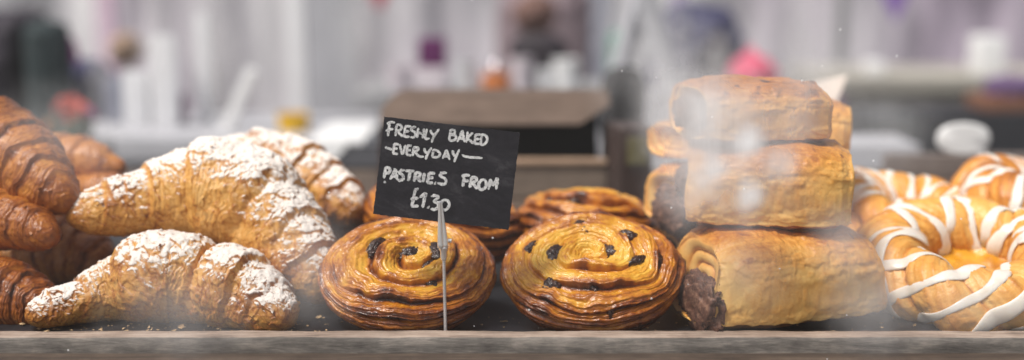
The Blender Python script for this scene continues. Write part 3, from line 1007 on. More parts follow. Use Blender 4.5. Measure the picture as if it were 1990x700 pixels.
ST = [  # strokes on the card, drawn in a 735 x 535 sheet hung at its top-left corner; (width, points)
    [(106, 76), (97, 148)], [(92, 82), (112, 72), (134, 74)], [(86, 120), (108, 112), (126, 110)],
    [(143, 88), (138, 148)], [(141, 88), (162, 88), (171, 100), (163, 116), (142, 121)], [(148, 120), (162, 136), (178, 151)],
    [(192, 95), (184, 152)], [(190, 95), (222, 97)], [(187, 123), (212, 122)], [(184, 152), (213, 153)],
    [(250, 100), (230, 102), (225, 116), (243, 128), (246, 145), (236, 155), (219, 154)],
    [(262, 106), (257, 157)], [(292, 108), (285, 160)], [(260, 133), (290, 134)],
    [(308, 110), (300, 160), (324, 162)],
    [(328, 116), (334, 134), (347, 143)], [(374, 112), (352, 142), (343, 162), (336, 184)],
    [(438, 114), (430, 172)], [(436, 114), (458, 118), (460, 132), (438, 142)], [(438, 142), (464, 147), (466, 162), (452, 173), (430, 173)],
    [(474, 180), (488, 150), (500, 124), (506, 152), (512, 183)], [(482, 162), (508, 164)],
    [(530, 126), (523, 184)], [(558, 132), (527, 160), (544, 172), (560, 190)],
    [(574, 140), (566, 190)], [(572, 140), (600, 142)], [(568, 166), (592, 165)], [(566, 190), (594, 192)],
    [(606, 140), (600, 196)], [(604, 140), (626, 146), (636, 164), (630, 184), (616, 196), (600, 198)],
    [(82, 210), (100, 214), (118, 221)],
    [(132, 190), (124, 243)], [(130, 190), (156, 193)], [(127, 216), (150, 216)], [(124, 243), (152, 246)],
    [(162, 194), (176, 245), (192, 198)],
    [(203, 200), (198, 250)], [(202, 200), (226, 203)], [(200, 225), (221, 226)], [(198, 250), (225, 254)],
    [(238, 208), (233, 257)], [(237, 208), (258, 211), (262, 223), (236, 236)], [(244, 236), (266, 258), (292, 262)],
    [(294, 215), (300, 234), (314, 240)], [(334, 212), (316, 240), (308, 258), (303, 275)],
    [(345, 222), (339, 262)], [(343, 222), (368, 230), (380, 246), (368, 262), (338, 263)],
    [(395, 271), (406, 246), (416, 228), (424, 252), (432, 278)], [(401, 258), (428, 260)],
    [(448, 228), (454, 250), (466, 259)], [(485, 222), (470, 256), (462, 274), (457, 290)],
    [(500, 250), (512, 258), (540, 264), (608, 268)],
    [(85, 320), (76, 377)], [(82, 320), (104, 322), (110, 336), (100, 348), (82, 351)],
    [(110, 384), (125, 356), (138, 330), (143, 358), (149, 386)], [(118, 366), (146, 368)],
    [(187, 334), (168, 337), (162, 350), (180, 362), (182, 380), (170, 389), (154, 388)],
    [(194, 338), (240, 340)], [(219, 340), (208, 394)],
    [(249, 346), (240, 394)], [(247, 346), (268, 349), (273, 360), (264, 371), (246, 374)], [(252, 373), (276, 398)],
    [(296, 350), (288, 398)],
    [(322, 350), (311, 402)], [(320, 350), (353, 352)], [(316, 376), (344, 376)], [(311, 402), (342, 404)], [(352, 404), (358, 406)],
    [(416, 349), (390, 350), (381, 364), (404, 378), (413, 394), (400, 410), (366, 404)],
    [(512, 366), (505, 424)], [(498, 366), (520, 362), (542, 363)], [(504, 396), (536, 391)],
    [(553, 372), (542, 430)], [(551, 372), (574, 376), (579, 388), (566, 400), (547, 403)], [(555, 402), (582, 436)],
    [(612, 384), (596, 400), (590, 424), (602, 440), (622, 434), (633, 410), (626, 392), (612, 384)],
    [(644, 440), (650, 414), (656, 388), (669, 416), (692, 381), (690, 410), (686, 440)],
    [(254, 434), (244, 450), (236, 500), (228, 530)], [(254, 434), (262, 440)], [(222, 492), (262, 486)], [(226, 531), (264, 529)],
    [(272, 482), (300, 462), (294, 500), (286, 538)],
    [(316, 534), (320, 538)],
    [(334, 476), (356, 472), (370, 482), (350, 502), (368, 512), (372, 530), (356, 546), (330, 546)],
    [(400, 495), (388, 512), (386, 536), (400, 550), (420, 546), (432, 524), (424, 502), (400, 495)],
]
WID = [11.5]
Vs, Fs, off = [], [], 0
rr = np.random.RandomState(5)
ux, uy = np.array([737, 89.0]) / 742.3, np.array([-60, 529.0]) / 532.4
Minv = np.linalg.inv(np.array([[ux[0], uy[0]], [ux[1], uy[1]]]))
for k, sk in enumerate(ST):
    pts = np.array(sk, float)
    if len(pts) > 2:
        pts = spline(np.column_stack([pts, np.zeros(len(pts))]), 40)[:, :2]
    else:
        pts = np.column_stack([np.linspace(pts[0, 0], pts[1, 0], 24), np.linspace(pts[0, 1], pts[1, 1], 24)])
    pts = pts + np.cumsum(rr.normal(size=pts.shape), 0) * 0.12
    loc = (pts - np.array([78, 43])) @ Minv.T
    q = np.column_stack([loc[:, 0] / 2.8 * mpp - CW / 2, CH / 2 - loc[:, 1] / 2.8 * mpp])
    T = np.gradient(q, axis=0)
    T /= np.linalg.norm(T, axis=1)[:, None] + 1e-12
    nn = np.column_stack([-T[:, 1], T[:, 0]])
    m = len(q)
    big = 16.5 if pts[:, 1].mean() > 300 else 13.5
    hw = 0.5 * big / 2.8 * mpp * (1 + 0.16 * rr.normal(size=(m, 2)))
    hw *= np.sqrt(np.clip(1 - np.abs(np.linspace(-1, 1, m)) ** 14, 0.25, 1))[:, None]
    a = q + nn * hw[:, :1]
    b = q - nn * hw[:, 1:]
    # round caps
    cap0, cap1 = q[0] - T[0] * hw[0, 0] * 0.8, q[-1] + T[-1] * hw[-1, 0] * 0.8
    y = -0.00055 - 0.000012 * (k % 9)
    V = np.vstack([a, b, cap0[None], cap1[None]])
    V3 = np.column_stack([V[:, 0], y + 0.25 * V[:, 0] ** 2, V[:, 1]])
    Vs.append(V3)
    for i in range(m - 1):
        Fs.append((off + i, off + m + i, off + m + i + 1, off + i + 1))
    Fs.append((off, off + 2 * m, off + m))
    Fs.append((off + m - 1, off + 2 * m - 1, off + 2 * m + 1))
    off += 2 * m + 2
me = raw_mesh('chalk_lettering', np.vstack(Vs), Fs, False)
link('chalk_lettering', me, card, M_chalk)

M_steel = plain_mat('clip_steel', (0.92, 0.91, 0.90), 0.16, 0.06, 200, 0.72)
M_rod = plain_mat('rod_steel', (0.72, 0.71, 0.71), 0.3, 0.15, 300, 0.7)
hb = at(866, 650, CD - 0.0015)
holder = empty('card_holder', (hb[0], hb[1], -0.0005))
tag(holder, 'thin metal rod with a shiny crocodile clip gripping the black price card', 'card holder')
o0 = np.array([hb[0], hb[1], -0.0005])
tip, knob, foot = at(855.5, 390, CD - 0.004) - o0, at(861.5, 484, CD - 0.0035) - o0, np.array([0, 0, 0.0])
knob2 = at(862.5, 497, CD - 0.003) - o0
# rod, fine twisted wire
m = 220
q = np.linspace(0, 1, m)[:, None]
path = foot + (knob2 - foot) * q
rad = 0.00105 + 0.00010 * np.sin(np.linspace(0, 260, m))
me = grid_mesh('rod', tube_points(path, rad, 12, 1.0, np.tile([0, -1.0, 0], (m, 1))), True, False)
link('rod', me, holder, M_rod)
# two jaws: half shells, narrow at the tip and swelling to the heel
for sgn, nm in ((-1, 'jaw'), (1, 'jaw')):
    m = 60
    q = np.linspace(0, 1, m)
    path = tip + (knob - tip) * q[:, None]
    path[:, 0] += sgn * (0.0003 + 0.0011 * np.interp(q, [0, 0.6, 0.9, 1], [0.15, 0.8, 1, 0.5]))
    path[:, 1] += -0.0012 + 0.0010 * (sgn > 0)
    wv = np.interp(q, [0, 0.04, 0.5, 0.8, 0.92, 0.98, 1.0], [0.0005, 0.0008, 0.0013, 0.0018, 0.0021, 0.0016, 0.0008])
    G = tube_points(path, wv, 24, 0.9, np.tile([0, -1.0, 0], (m, 1)))
    link(nm, grid_mesh(nm, G, True, False), holder, M_steel)
bm = bmesh.new()
kn = at(862.2, 493, CD - 0.003) - o0
bm_lathe(bm, [(0, -0.0042), (0.0016, -0.004), (0.0021, -0.002), (0.0021, 0.0012), (0.0027, 0.0024), (0.0029, 0.0038), (0.0020, 0.0052), (0, 0.0056)], kn, 24)
bm_obj('ferrule', bm, M_steel, holder, True)
bm = bmesh.new()
pv = at(868, 468, CD - 0.002) - o0
bm_lathe(bm, [(0, -0.003), (0.0013, -0.003), (0.0013, 0.003), (0, 0.003)], pv, 16, Matrix.Rotation(PI / 2, 3, 'Y'))
bm_obj('pivot_pin', bm, M_steel, holder, True)


# ------------------------------------------------------------------ the blurred stall behind
def px(D, n):
    return n * D / FPX / 0.985


M_box = wood_mat('brown_box_wood', (0.07, 0.048, 0.037), (0.125, 0.087, 0.066), (0.18, 0.128, 0.10), (3, 40, 40), 1.0, 0.6)
M_boxfront = wood_mat('box_front_wood', (0.11, 0.085, 0.068), (0.19, 0.150, 0.120), (0.27, 0.21, 0.165), (3, 40, 40), 1.0, 0.6)
M_boxedge = plain_mat('box_edge_wood', (0.42, 0.29, 0.20), 0.6)
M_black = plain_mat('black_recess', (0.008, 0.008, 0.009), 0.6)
M_dark = plain_mat('dark_brown_plastic', (0.055, 0.036, 0.032), 0.5)
BD = 1.30
bl, br_ = at(735, 400, BD), at(1190, 400, BD)
bw = br_[0] - bl[0]
bx = (bl[0] + br_[0]) / 2
zb = -0.005
box = empty('wooden_box', (bx, BD, zb))
tag(box, 'brown wooden box with a black slot and a chamfered hood, blurred behind the card', 'wooden box')
z_top = at(995, 180, BD + 0.06)[2] - zb
z_hood = at(995, 244, BD)[2] - zb
z_edge = at(995, 306, BD)[2] - zb
h = bw / 2
bm = bmesh.new()      # hood: sloping front with clipped corners
cut = px(BD, 62)
pts = [(-h, z_hood + 0.5 * (z_top - z_hood)), (-h + 0.016, z_top), (h - 0.004, z_top), (h, z_top - 0.01), (h, z_hood + 0.022), (h - cut, z_hood), (-h + 0.005, z_hood)]
f = [bm.verts.new((x, -0.004 + 0.05 * (z - z_hood) / (z_top - z_hood), z)) for x, z in pts]
g = [bm.verts.new((x, 0.11, z)) for x, z in pts]
bm.faces.new(f)
bm.faces.new(g[::-1])
for i in range(len(pts)):
    j = (i + 1) % len(pts)
    bm.faces.new((f[i], g[i], g[j], f[j]))
bmesh.ops.bevel(bm, geom=list(bm.edges), offset=0.003, segments=2, affect='EDGES')
bm_obj('hood', bm, M_box, box, True)
bm = bmesh.new()
bm_box(bm, (0, 0.005, z_edge / 2 - 0.003), (bw - 0.012, 0.012, z_edge - 0.008), None, 0.002)
bm_obj('front_board', bm, M_boxfront, box)
bm = bmesh.new()
bm_box(bm, (0.0, 0.004, z_edge - 0.0045), (bw - 0.014, 0.016, 0.005), None, 0.001)
bm_obj('board_edge', bm, M_boxedge, box)
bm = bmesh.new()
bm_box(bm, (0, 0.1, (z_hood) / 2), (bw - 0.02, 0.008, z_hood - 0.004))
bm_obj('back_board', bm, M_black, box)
for sx in (-1, 1):
    bm = bmesh.new()
    bm_box(bm, (sx * (h - 0.003), 0.052, z_hood / 2), (0.005, 0.088, z_hood - 0.002), None, 0.001)
    bm_obj('side_board', bm, M_dark, box)
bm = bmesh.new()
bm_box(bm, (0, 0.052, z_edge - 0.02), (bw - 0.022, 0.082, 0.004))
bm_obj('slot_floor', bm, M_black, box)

# card terminal
tp = at(1224, 330, 1.24)
term = empty('card_terminal', (tp[0], 1.24, -0.005), (0, 0, R_(8)))
tag(term, 'dark brown payment terminal with a dull green screen, right of the wooden box', 'terminal')
zt = at(1224, 240, 1.24)[2] + 0.005
bm = bmesh.new()
bm_box(bm, (0, 0, zt / 2), (px(1.24, 66), 0.05, zt), None, 0.006, 3)
bm_obj('casing', bm, M_dark, term, True)
bm = bmesh.new()
bm_box(bm, (0.001, -0.0262, zt * 0.72), (px(1.24, 40), 0.003, px(1.24, 52)), None, 0.001)
bm_obj('screen', bm, plain_mat('dull_green_screen', (0.13, 0.115, 0.045), 0.3), term)

# dark gadget above the terminal (blurred black shape)
gp = at(1205, 185, 1.62)
bm = bmesh.new()


def blob_obj(name, u, v, D, wpx, hpx, dep, mat, label, cat, seed, rough=0.16, group=None, flat_bottom=False, sup=0.75, stand=None):
    p = at(u, v, D)
    sx, sz = px(D, wpx) / 2, px(D, hpx) / 2
    nu, nv = 50, 70
    a = np.linspace(0, PI, nu)[:, None]
    t = np.linspace(0, 2 * PI, nv, endpoint=False)[None, :]
    Dr = np.stack([np.sin(a) * np.cos(t), np.sin(a) * np.sin(t), np.cos(a) * np.ones_like(t)], -1)
    r = 1 + rough * fbm(Dr, 1.3, 2, seed) + rough * 0.4 * fbm(Dr, 4, 2, seed + 2)
    S = np.sign(Dr) * np.abs(Dr) ** sup
    P = S * r[..., None] * np.array([sx, dep / 2, sz])
    P[..., 2] -= P[..., 2].min()
    if stand is not None:      # stretch the hidden underside down to what carries it
        low = p[2] - sz - stand
        tz = P[..., 2] / P[..., 2].max()
        P[..., 2] = P[..., 2] + low * sstep(0.0, 0.5, tz)
        base = stand
    else:
        base = p[2] - sz
    o = link(name, grid_mesh(name, P, True, False, None, True), None, mat)
    o.location = (p[0], p[1], base)
    return tag(o, label, cat, group)


def slab(name, u0, u1, v0, v1, D, dep, mat, label, cat, down=None, group=None, bevel=0.004, lean=0.0):
    """upright box whose front stands at D and spans the given stretch; down: extend its foot to this height"""
    a, b = at(u0, v1, D), at(u1, v0, D)
    zlo = a[2] if down is None else down
    bm = bmesh.new()
    bm_box(bm, (0, dep / 2, (b[2] - zlo) / 2), (b[0] - a[0], dep, b[2] - zlo), None, bevel)
    o = bm_obj(name, bm, mat, None, True)
    o.location = ((a[0] + b[0]) / 2, D, zlo)
    if lean:
        o.rotation_euler = (0, lean, 0)
    return tag(o, label, cat, group)


GZ = -0.95
M_white = plain_mat('white_paint', (0.72, 0.72, 0.74), 0.5, 0.06)
M_bright = plain_mat('bright_white', (0.85, 0.85, 0.85), 0.4, 0.04)
M_grey = plain_mat('grey_paint', (0.27, 0.27, 0.28), 0.6, 0.15)
M_lgrey = plain_mat('light_grey_cloth', (0.42, 0.42, 0.45), 0.8, 0.12, 6)
M_greyblue = plain_mat('grey_blue_cloth', (0.20, 0.21, 0.27), 0.8, 0.2)
M_navy = plain_mat('navy_cloth', (0.055, 0.055, 0.115), 0.85, 0.3, 12)
M_blackcloth = plain_mat('black_cloth', (0.04, 0.034, 0.045), 0.85, 0.4, 14)
M_purple = plain_mat('purple_card', (0.12, 0.018, 0.10), 0.6)
M_magenta = plain_mat('magenta_cloth', (0.34, 0.04, 0.25), 0.8, 0.3, 10)
M_pinkwhite = plain_mat('pinkish_white', (0.66, 0.60, 0.64), 0.5, 0.08)
M_mauve = plain_mat('mauve_cloth', (0.26, 0.20, 0.22), 0.85, 0.3, 8)
M_red = plain_mat('red_petals', (0.62, 0.09, 0.06), 0.6, 0.3, 60)
M_pink = plain_mat('pink_cloth', (0.66, 0.13, 0.21), 0.8, 0.2, 10)
M_leaf = plain_mat('green_leaves', (0.035, 0.07, 0.03), 0.6, 0.4, 60)
M_teal = plain_mat('teal_plastic', (0.07, 0.20, 0.15), 0.5)
M_orange = plain_mat('orange_jam', (0.42, 0.13, 0.03), 0.4)
M_yellow = plain_mat('yellow_plastic', (0.72, 0.42, 0.02), 0.5)
M_beige = plain_mat('beige_board', (0.36, 0.34, 0.30), 0.7, 0.1, 5)
M_cream = plain_mat('cream_paper', (0.72, 0.62, 0.55), 0.7, 0.05)

# ground and marquee
bm = bmesh.new()
bm_box(bm, (0, 20, GZ - 0.05), (120, 120, 0.1))
gr = bm_obj('ground', bm, plain_mat('paving_stone', (0.16, 0.155, 0.15), 0.85, 0.25, 3))
gr['kind'] = 'structure'


def folds(u0, u1, n, amp, D, z0, z1, mat, name, seed):
    a, b = at(u0, 0, D)[0], at(u1, 0, D)[0]
    nx, nz = 500, 30
    x = np.linspace(a, b, nx)[:, None]
    z = np.linspace(z0, z1, nz)[None, :]
    P = np.zeros((nx, nz, 3))
    P[..., 0], P[..., 2] = x, z
    Q = np.stack([P[..., 0], P[..., 2] * 0.12, P[..., 0] * 0], -1)
    P[..., 1] = amp * fbm(Q, n, 3, seed)
    o = link(name, grid_mesh(name, P, False, False), None, mat)
    o.location = (0, D, 0)
    return o


def marquee_mat():
    m, nt, b = new_mat('marquee_fabric')
    oc = objcoord(nt)
    mp = N(nt, 'ShaderNodeMapping')
    mp.inputs['Scale'].default_value = (1, 1, 0.25)
    nt.links.new(oc, mp.inputs['Vector'])
    n = noise(nt, 2.4, 5, 0.62, mp.outputs[0])
    r = ramp(nt, [(0.36, (0.19, 0.19, 0.205)), (0.5, (0.55, 0.54, 0.565)), (0.64, (0.76, 0.75, 0.76))])
    nt.links.new(n.outputs['Fac'], r.inputs[0])
    n2 = noise(nt, 0.7, 2, 0.5, mp.outputs[0])
    mx = N(nt, 'ShaderNodeMix', data_type='RGBA', blend_type='MULTIPLY')
    r2 = ramp(nt, [(0.45, (1, 1, 1)), (0.62, (0.92, 0.80, 0.93))])
    nt.links.new(n2.outputs['Fac'], r2.inputs[0])
    mx.inputs['Factor'].default_value = 1
    nt.links.new(r.outputs[0], mx.inputs['A'])
    nt.links.new(r2.outputs[0], mx.inputs['B'])
    nt.links.new(mx.outputs['Result'], b.inputs['Base Color'])
    b.inputs['Roughness'].default_value = 0.9
    return m


wl = folds(-900, 2900, 2.2, 0.16, 6.0, GZ, 2.4, marquee_mat(), 'marquee_wall', 5)
tag(wl, 'pale grey fabric marquee wall hanging in soft folds across the background', 'marquee wall')

# far table with cups
FD = 2.6
zt2 = at(900, 180, FD)[2]


def table(name, u0, u1, D, ztop, dep, mat, label, skirt=None):
    a, b = at(u0, 200, D)[0], at(u1, 200, D)[0]
    r = empty(name, ((a + b) / 2, D, GZ))
    tag(r, label, 'table')
    w = b - a
    bm = bmesh.new()
    bm_box(bm, (0, dep / 2, ztop - GZ - 0.02), (w, dep, 0.04), None, 0.006)
    bm_obj('table_top', bm, mat, r)
    bm = bmesh.new()
    bm_box(bm, (0, dep / 2 + 0.01, (ztop - GZ - 0.04) / 2), (w - 0.04, dep - 0.06, ztop - GZ - 0.041))
    bm_obj('table_skirt', bm, skirt or mat, r)
    return r


table('side_table', 686, 1210, FD, zt2, 0.35, M_grey, 'grey table holding a row of pale cups behind the wooden box', M_grey)


def cup(u, v0, D, wpx, hpx, mat, label, cat='cup', group='pale cups on the grey table', lid=None, band=None, zbase=None):
    p = at(u, v0, D)
    r, hh = px(D, wpx) / 2, px(D, hpx)
    root = empty('cup', (p[0], D + 0.06, zt2 if zbase is None else zbase))
    tag(root, label, cat, group)
    bm = bmesh.new()
    bm_lathe(bm, [(0, 0), (r * 0.82, 0), (r * 0.86, hh * 0.05), (r, hh), (r * 0.93, hh), (r * 0.8, hh * 0.12), (0, hh * 0.1)], (0, 0, 0), 36)
    bm_obj('cup_body', bm, mat, root, True)
    bm = bmesh.new()
    bm_lathe(bm, [(r * 0.95, hh * 0.97), (r * 1.05, hh * 0.97), (r * 1.05, hh * 1.04), (r * 0.95, hh * 1.04), (r * 0.95, hh * 0.97)], (0, 0, 0), 36)
    bm_obj('rim', bm, lid or mat, root, True)
    return root


cup(772, 150, FD, 52, 46, M_pinkwhite, 'pale cup standing leftmost on the grey table behind the box')
cup(900, 150, FD, 44, 56, M_white, 'white cup between the purple carton and the amber jar')
cup(1014, 150, FD, 44, 60, M_pinkwhite, 'pinkish white cup standing right of the amber jar')
cup(1062, 155, FD, 36, 40, M_white, 'short pale cup tucked left of the brightest jug')
cup(1103, 155, FD, 54, 58, M_bright, 'brightest white jug at the right end of the grey table', 'jug')
# amber jar with a pale ball lid
jp = at(963, 165, FD)
jar = empty('jam_jar', (jp[0], FD + 0.05, zt2))
tag(jar, 'amber jar with a pale round knob standing among the cups', 'jar')
bm = bmesh.new()
r_, hh = px(FD, 56) / 2, px(FD, 34)
bm_lathe(bm, [(0, 0), (r_, 0), (r_, hh * 0.8), (r_ * 0.8, hh), (0, hh)], (0, 0, 0), 32)
bm_obj('jar_body', bm, M_orange, jar, True)
bm = bmesh.new()
rk = px(FD, 28) / 2
bm_lathe(bm, [(rk * 0.3 if k in (0,) else rk * math.sin(PI * k / 12), hh + rk * 0.7 - rk * math.cos(PI * k / 12)) for k in range(0, 13)], (0, 0, 0), 24)
bm_obj('knob', bm, plain_mat('polished_knob', (0.8, 0.76, 0.78), 0.16, 0.05, 30, 1.0), jar, True)
# pink white box with the purple carton on it
pb = slab('white_carton', 808, 866, 132, 180, FD + 0.03, 0.09, M_pinkwhite, 'pinkish white carton under the purple carton on the grey table', 'carton', zt2)
zc = pb.location[2] + pb.dimensions[2] if False else at(837, 132, FD + 0.03)[2]
slab('purple_carton', 812, 864, 76, 132, FD + 0.035, 0.08, M_purple, 'dark purple carton standing on the pinkish white carton', 'carton', zc + 0.0005)
# dark bag hanging over the cups' right
zg = zt2
blob_obj('dark_bag', 1046, 108, FD + 0.14, 112, 84, 0.10, plain_mat('black_leather', (0.02, 0.014, 0.02), 0.6), 'dark rounded bag behind the cups, left of the tall white easel', 'bag', 61, stand=zt2 + 0.0)
# mauve coat far behind
blob_obj('mauve_coat', 1060, 50, 4.6, 190, 190, 0.3, M_mauve, 'mauve coat hanging far behind the dark bag', 'coat', 64, 0.2, stand=GZ)
# black shape right of the box
blob_obj('black_bag', 1212, 190, 1.85, 84, 120, 0.09, plain_mat('black_canvas', (0.012, 0.011, 0.013), 0.7), 'black bag standing right behind the wooden box, above the terminal', 'bag', 66, 0.22, stand=GZ)
blob_obj('teal_bottle', 1196, 100, 2.9, 34, 80, 0.08, M_teal, 'blurred teal bottle beside the white easel', 'bottle', 68, 0.05, stand=GZ)

slab('pale_pink_drape', 190, 216, -60, 150, 4.4, 0.04, plain_mat('pink_drape_cloth', (0.62, 0.44, 0.56), 0.8), 'pale pink drape strip hanging above the white boxes at the left', 'drape', GZ)
blob_obj('tan_basket', 246, 96, 4.0, 60, 60, 0.2, plain_mat('tan_wicker', (0.36, 0.25, 0.18), 0.8), 'tan basket hanging above the white boxes at the left', 'basket', 92, 0.15, sup=0.9)
slab('grey_post', 1626, 1652, -80, 170, 4.6, 0.06, M_grey, 'grey upright post rising behind the cream paper sheet', 'post', GZ)
slab('glow_block', 1902, 1958, 70, 152, 3.66, 0.1, M_bright, 'bright white block standing in for a glow on the beige counter at the far right', 'glow block', at(1760, 150, 3.6)[2], None, 0.01)  # white block added to imitate a bright background glow
slab('white_tub', 1690, 1722, 120, 152, 3.66, 0.08, M_bright, 'small white tub on the beige counter left of the bright glow block', 'tub', at(1760, 150, 3.6)[2], None, 0.01)
slab('charcoal_panel', 1150, 1190, -60, 200, 3.9, 0.05, M_greyblue, 'grey blue panel standing left of the white easel', 'panel', GZ)
blob_obj('plum_hood', 1330, 60, 3.6, 70, 90, 0.2, plain_mat('plum_cloth', (0.12, 0.07, 0.16), 0.8), 'plum cloth hood above the navy coat', 'hood', 95, 0.2, sup=0.9)
blob_obj('brown_hat', 1040, 30, 4.2, 84, 80, 0.2, plain_mat('brown_felt', (0.16, 0.09, 0.075), 0.8), 'brown felt hat far behind above the dark bag', 'hat', 97, 0.15, sup=0.9)
slab('violet_banner', 1306, 1330, -60, 90, 4.9, 0.03, plain_mat('violet_banner_cloth', (0.36, 0.27, 0.48), 0.8), 'faint violet banner hanging left of the plum cloth', 'banner', GZ)
# white easel
ez = empty('white_easel', (*at(1260, 100, 2.7)[:2], GZ))
tag(ez, 'white A shaped easel stand rising right of the wooden box', 'easel')
o0 = np.array(ez.location)
for (a, b, w) in (((1246, -30, 2.7), (1190, 190, 2.65), 26), ((1248, -30, 2.7), (1330, 260, 2.62), 44)):
    pa, pb_ = at(*a), at(*b)
    d = (pb_ - pa) / np.linalg.norm(pb_ - pa)
    pb_ = pa + d * ((GZ - pa[2]) / d[2])
    bm = bmesh.new()
    bm_bar(bm, pa - o0, pb_ - o0, px(2.7, w), 0.03, 0.004)
    bm_obj('easel_leg', bm, M_lgrey, ez)
bm = bmesh.new()
pa, pb_ = at(1240, 40, 2.72) - o0, at(1268, 40, 2.72) - o0
bm_box(bm, (pa + pb_) / 2, (px(2.7, 60), 0.02, px(2.7, 60)), None, 0.004)
bm_obj('easel_plate', bm, M_lgrey, ez)
slab('white_sheet', 1236, 1316, 172, 330, 2.0, 0.02, M_lgrey, 'pale hanging sheet between the black bag and the pastry stack', 'sheet', GZ)

# navy figure-like coat, pink bag
blob_obj('navy_coat', 1345, 110, 3.2, 170, 190, 0.3, M_navy, 'navy blue coat standing behind the top of the pastry stack', 'coat', 71, 0.25, stand=GZ)
blob_obj('dark_coat', 1392, 120, 3.0, 46, 100, 0.2, M_blackcloth, 'narrow dark coat between the navy coat and the pink bag', 'coat', 73, 0.2, stand=GZ)
blob_obj('pink_bag', 1462, 170, 2.9, 104, 140, 0.15, M_pink, 'bright pink bag just above the top pastry of the stack', 'bag', 75, 0.35, sup=1.3)
# cream paper cone
cp = at(1620, 195, 1.25)
bm = bmesh.new()
v = [bm.verts.new(tuple(at(*q) - cp)) for q in ((1560, 166, 1.27), (1646, 148, 1.25), (1600, 262, 1.24), (1556, 268, 1.27))]
v2 = [bm.verts.new(tuple(at(*q) - cp + np.array([0, 0.004, 0]))) for q in ((1560, 166, 1.27), (1646, 148, 1.25), (1600, 262, 1.24), (1556, 268, 1.27))]
bm.faces.new(v)
bm.faces.new(v2[::-1])
for i in range(4):
    bm.faces.new((v[i], v2[i], v2[(i + 1) % 4], v[(i + 1) % 4]))
# a stem keeps the sheet upright on the counter
foot_ = np.array([at(1590, 262, 1.25)[0], 1.25, -0.005]) - cp
bm_bar(bm, tuple(at(1590, 250, 1.25) - cp), tuple(foot_), 0.05, 0.003)
pp = bm_obj('paper_sheet', bm, M_cream)
pp.location = cp
tag(pp, 'pointed cream paper sheet standing behind the top right of the stack', 'paper')

# right hand background
table('rear_counter', 1600, 2300, 3.6, at(1760, 150, 3.6)[2], 0.5, M_beige, 'beige fronted counter in the right background', M_beige)
slab('purple_cloth', 1596, 1640, 190, 300, 3.3, 0.05, M_purple, 'narrow purple cloth hanging beside the cream paper sheet', 'cloth', GZ)
slab('dark_case', 1692, 1800, 226, 305, 2.5, 0.2, plain_mat('dark_grey_case', (0.07, 0.075, 0.08), 0.6), 'dark grey case left of the black case in the right background', 'case', GZ)
slab('black_case', 1800, 2120, 222, 310, 2.45, 0.2, plain_mat('black_case_shell', (0.022, 0.023, 0.028), 0.6), 'wide black case at the right edge behind the white oval tag', 'case', GZ)
slab('brown_bundle', 1915, 2100, 190, 222, 2.5, 0.12, plain_mat('brown_leather', (0.22, 0.10, 0.06), 0.7), 'brown folded bundle on the black case at the right edge', 'bundle', at(1990, 222, 2.45)[2] + 0.0005)
blob_obj('violet_bundle', 1965, 172, 2.55, 90, 50, 0.1, plain_mat('violet_cloth', (0.13, 0.08, 0.17), 0.8), 'small violet cloth lying on the brown bundle', 'bundle', 80, 0.2)
slab('grey_shelf', 1560, 1790, 282, 330, 1.75, 0.12, M_lgrey, 'light grey ledge behind the danish rings and pastry stack', 'shelf', GZ)
M_board = wood_mat('grey_brown_board', (0.12, 0.095, 0.085), (0.19, 0.155, 0.14), (0.25, 0.21, 0.19), (3, 40, 40), 1.0, 0.7)
slab('back_board', 1716, 2120, 300, 420, 1.42, 0.015, M_board, 'grey brown wooden board standing behind the iced danish rings', 'board', -0.005)
# white oval tag on a stem
tg = at(1872, 270, 1.36)
tagr = empty('oval_tag', (tg[0], 1.36, -0.005))
tag(tagr, 'blurred blank white oval tag on a short slanting stem before the board', 'tag')
bm = bmesh.new()
zc_ = tg[2] + 0.005
bm_lathe(bm, [(0, -0.002), (0.9, -0.002), (1, 0.0), (0.9, 0.002), (0, 0.002)], (0, 0, 0), 40)
for vv in bm.verts:
    a_, b_, z_ = vv.co
    vv.co = (a_ * px(1.36, 104) / 2, z_, zc_ + (abs(b_) ** 0.8 * (1 if b_ > 0 else -1)) * px(1.36, 62) / 2)
bm_obj('tag_plate', bm, M_bright, tagr, True)
bm = bmesh.new()
pa = at(1908, 290, 1.365) - np.array([tg[0], 1.36, -0.005])
pb_ = at(1888, 400, 1.365) - np.array([tg[0], 1.36, -0.005])
d = (pb_ - pa)
pb_ = pa + d * (-pa[2] / d[2])
bm_bar(bm, tuple(pa), tuple(pb_), px(1.36, 34), 0.002)
bm_obj('stem', bm, M_white, tagr)

# left background
blob_obj('black_coat', 0, 185, 2.6, 190, 300, 0.3, M_blackcloth, 'large black coat filling the left edge behind the croissants', 'coat', 85, 0.22, stand=GZ)
blob_obj('dark_hood', 92, 82, 2.5, 80, 80, 0.12, plain_mat('dark_green_cloth', (0.022, 0.035, 0.038), 0.8), 'dark green hood above the black coat at the left', 'hood', 87, 0.15, stand=GZ)
blob_obj('magenta_scarf', 124, 165, 2.75, 56, 170, 0.1, M_magenta, 'magenta scarf hanging along the right side of the black coat', 'scarf', 89, 0.3, stand=GZ)
blob_obj('navy_bundle', 182, 200, 2.65, 84, 150, 0.15, M_navy, 'navy cloth bundle just right of the red flowers', 'bundle', 90, 0.3, stand=GZ)
tl = table('white_table', 90, 700, 2.2, at(400, 268, 2.2)[2], 0.4, M_lgrey, 'pale cloth covered table behind the sugar dusted croissants', M_lgrey)
ztl = at(400, 268, 2.2)[2]
# flower bunch
fp = at(138, 215, 1.9)
fl = empty('flower_bunch', (fp[0], 1.9, GZ))
tag(fl, 'red flowers over dark green leaves, blurred behind the left croissants', 'flowers')


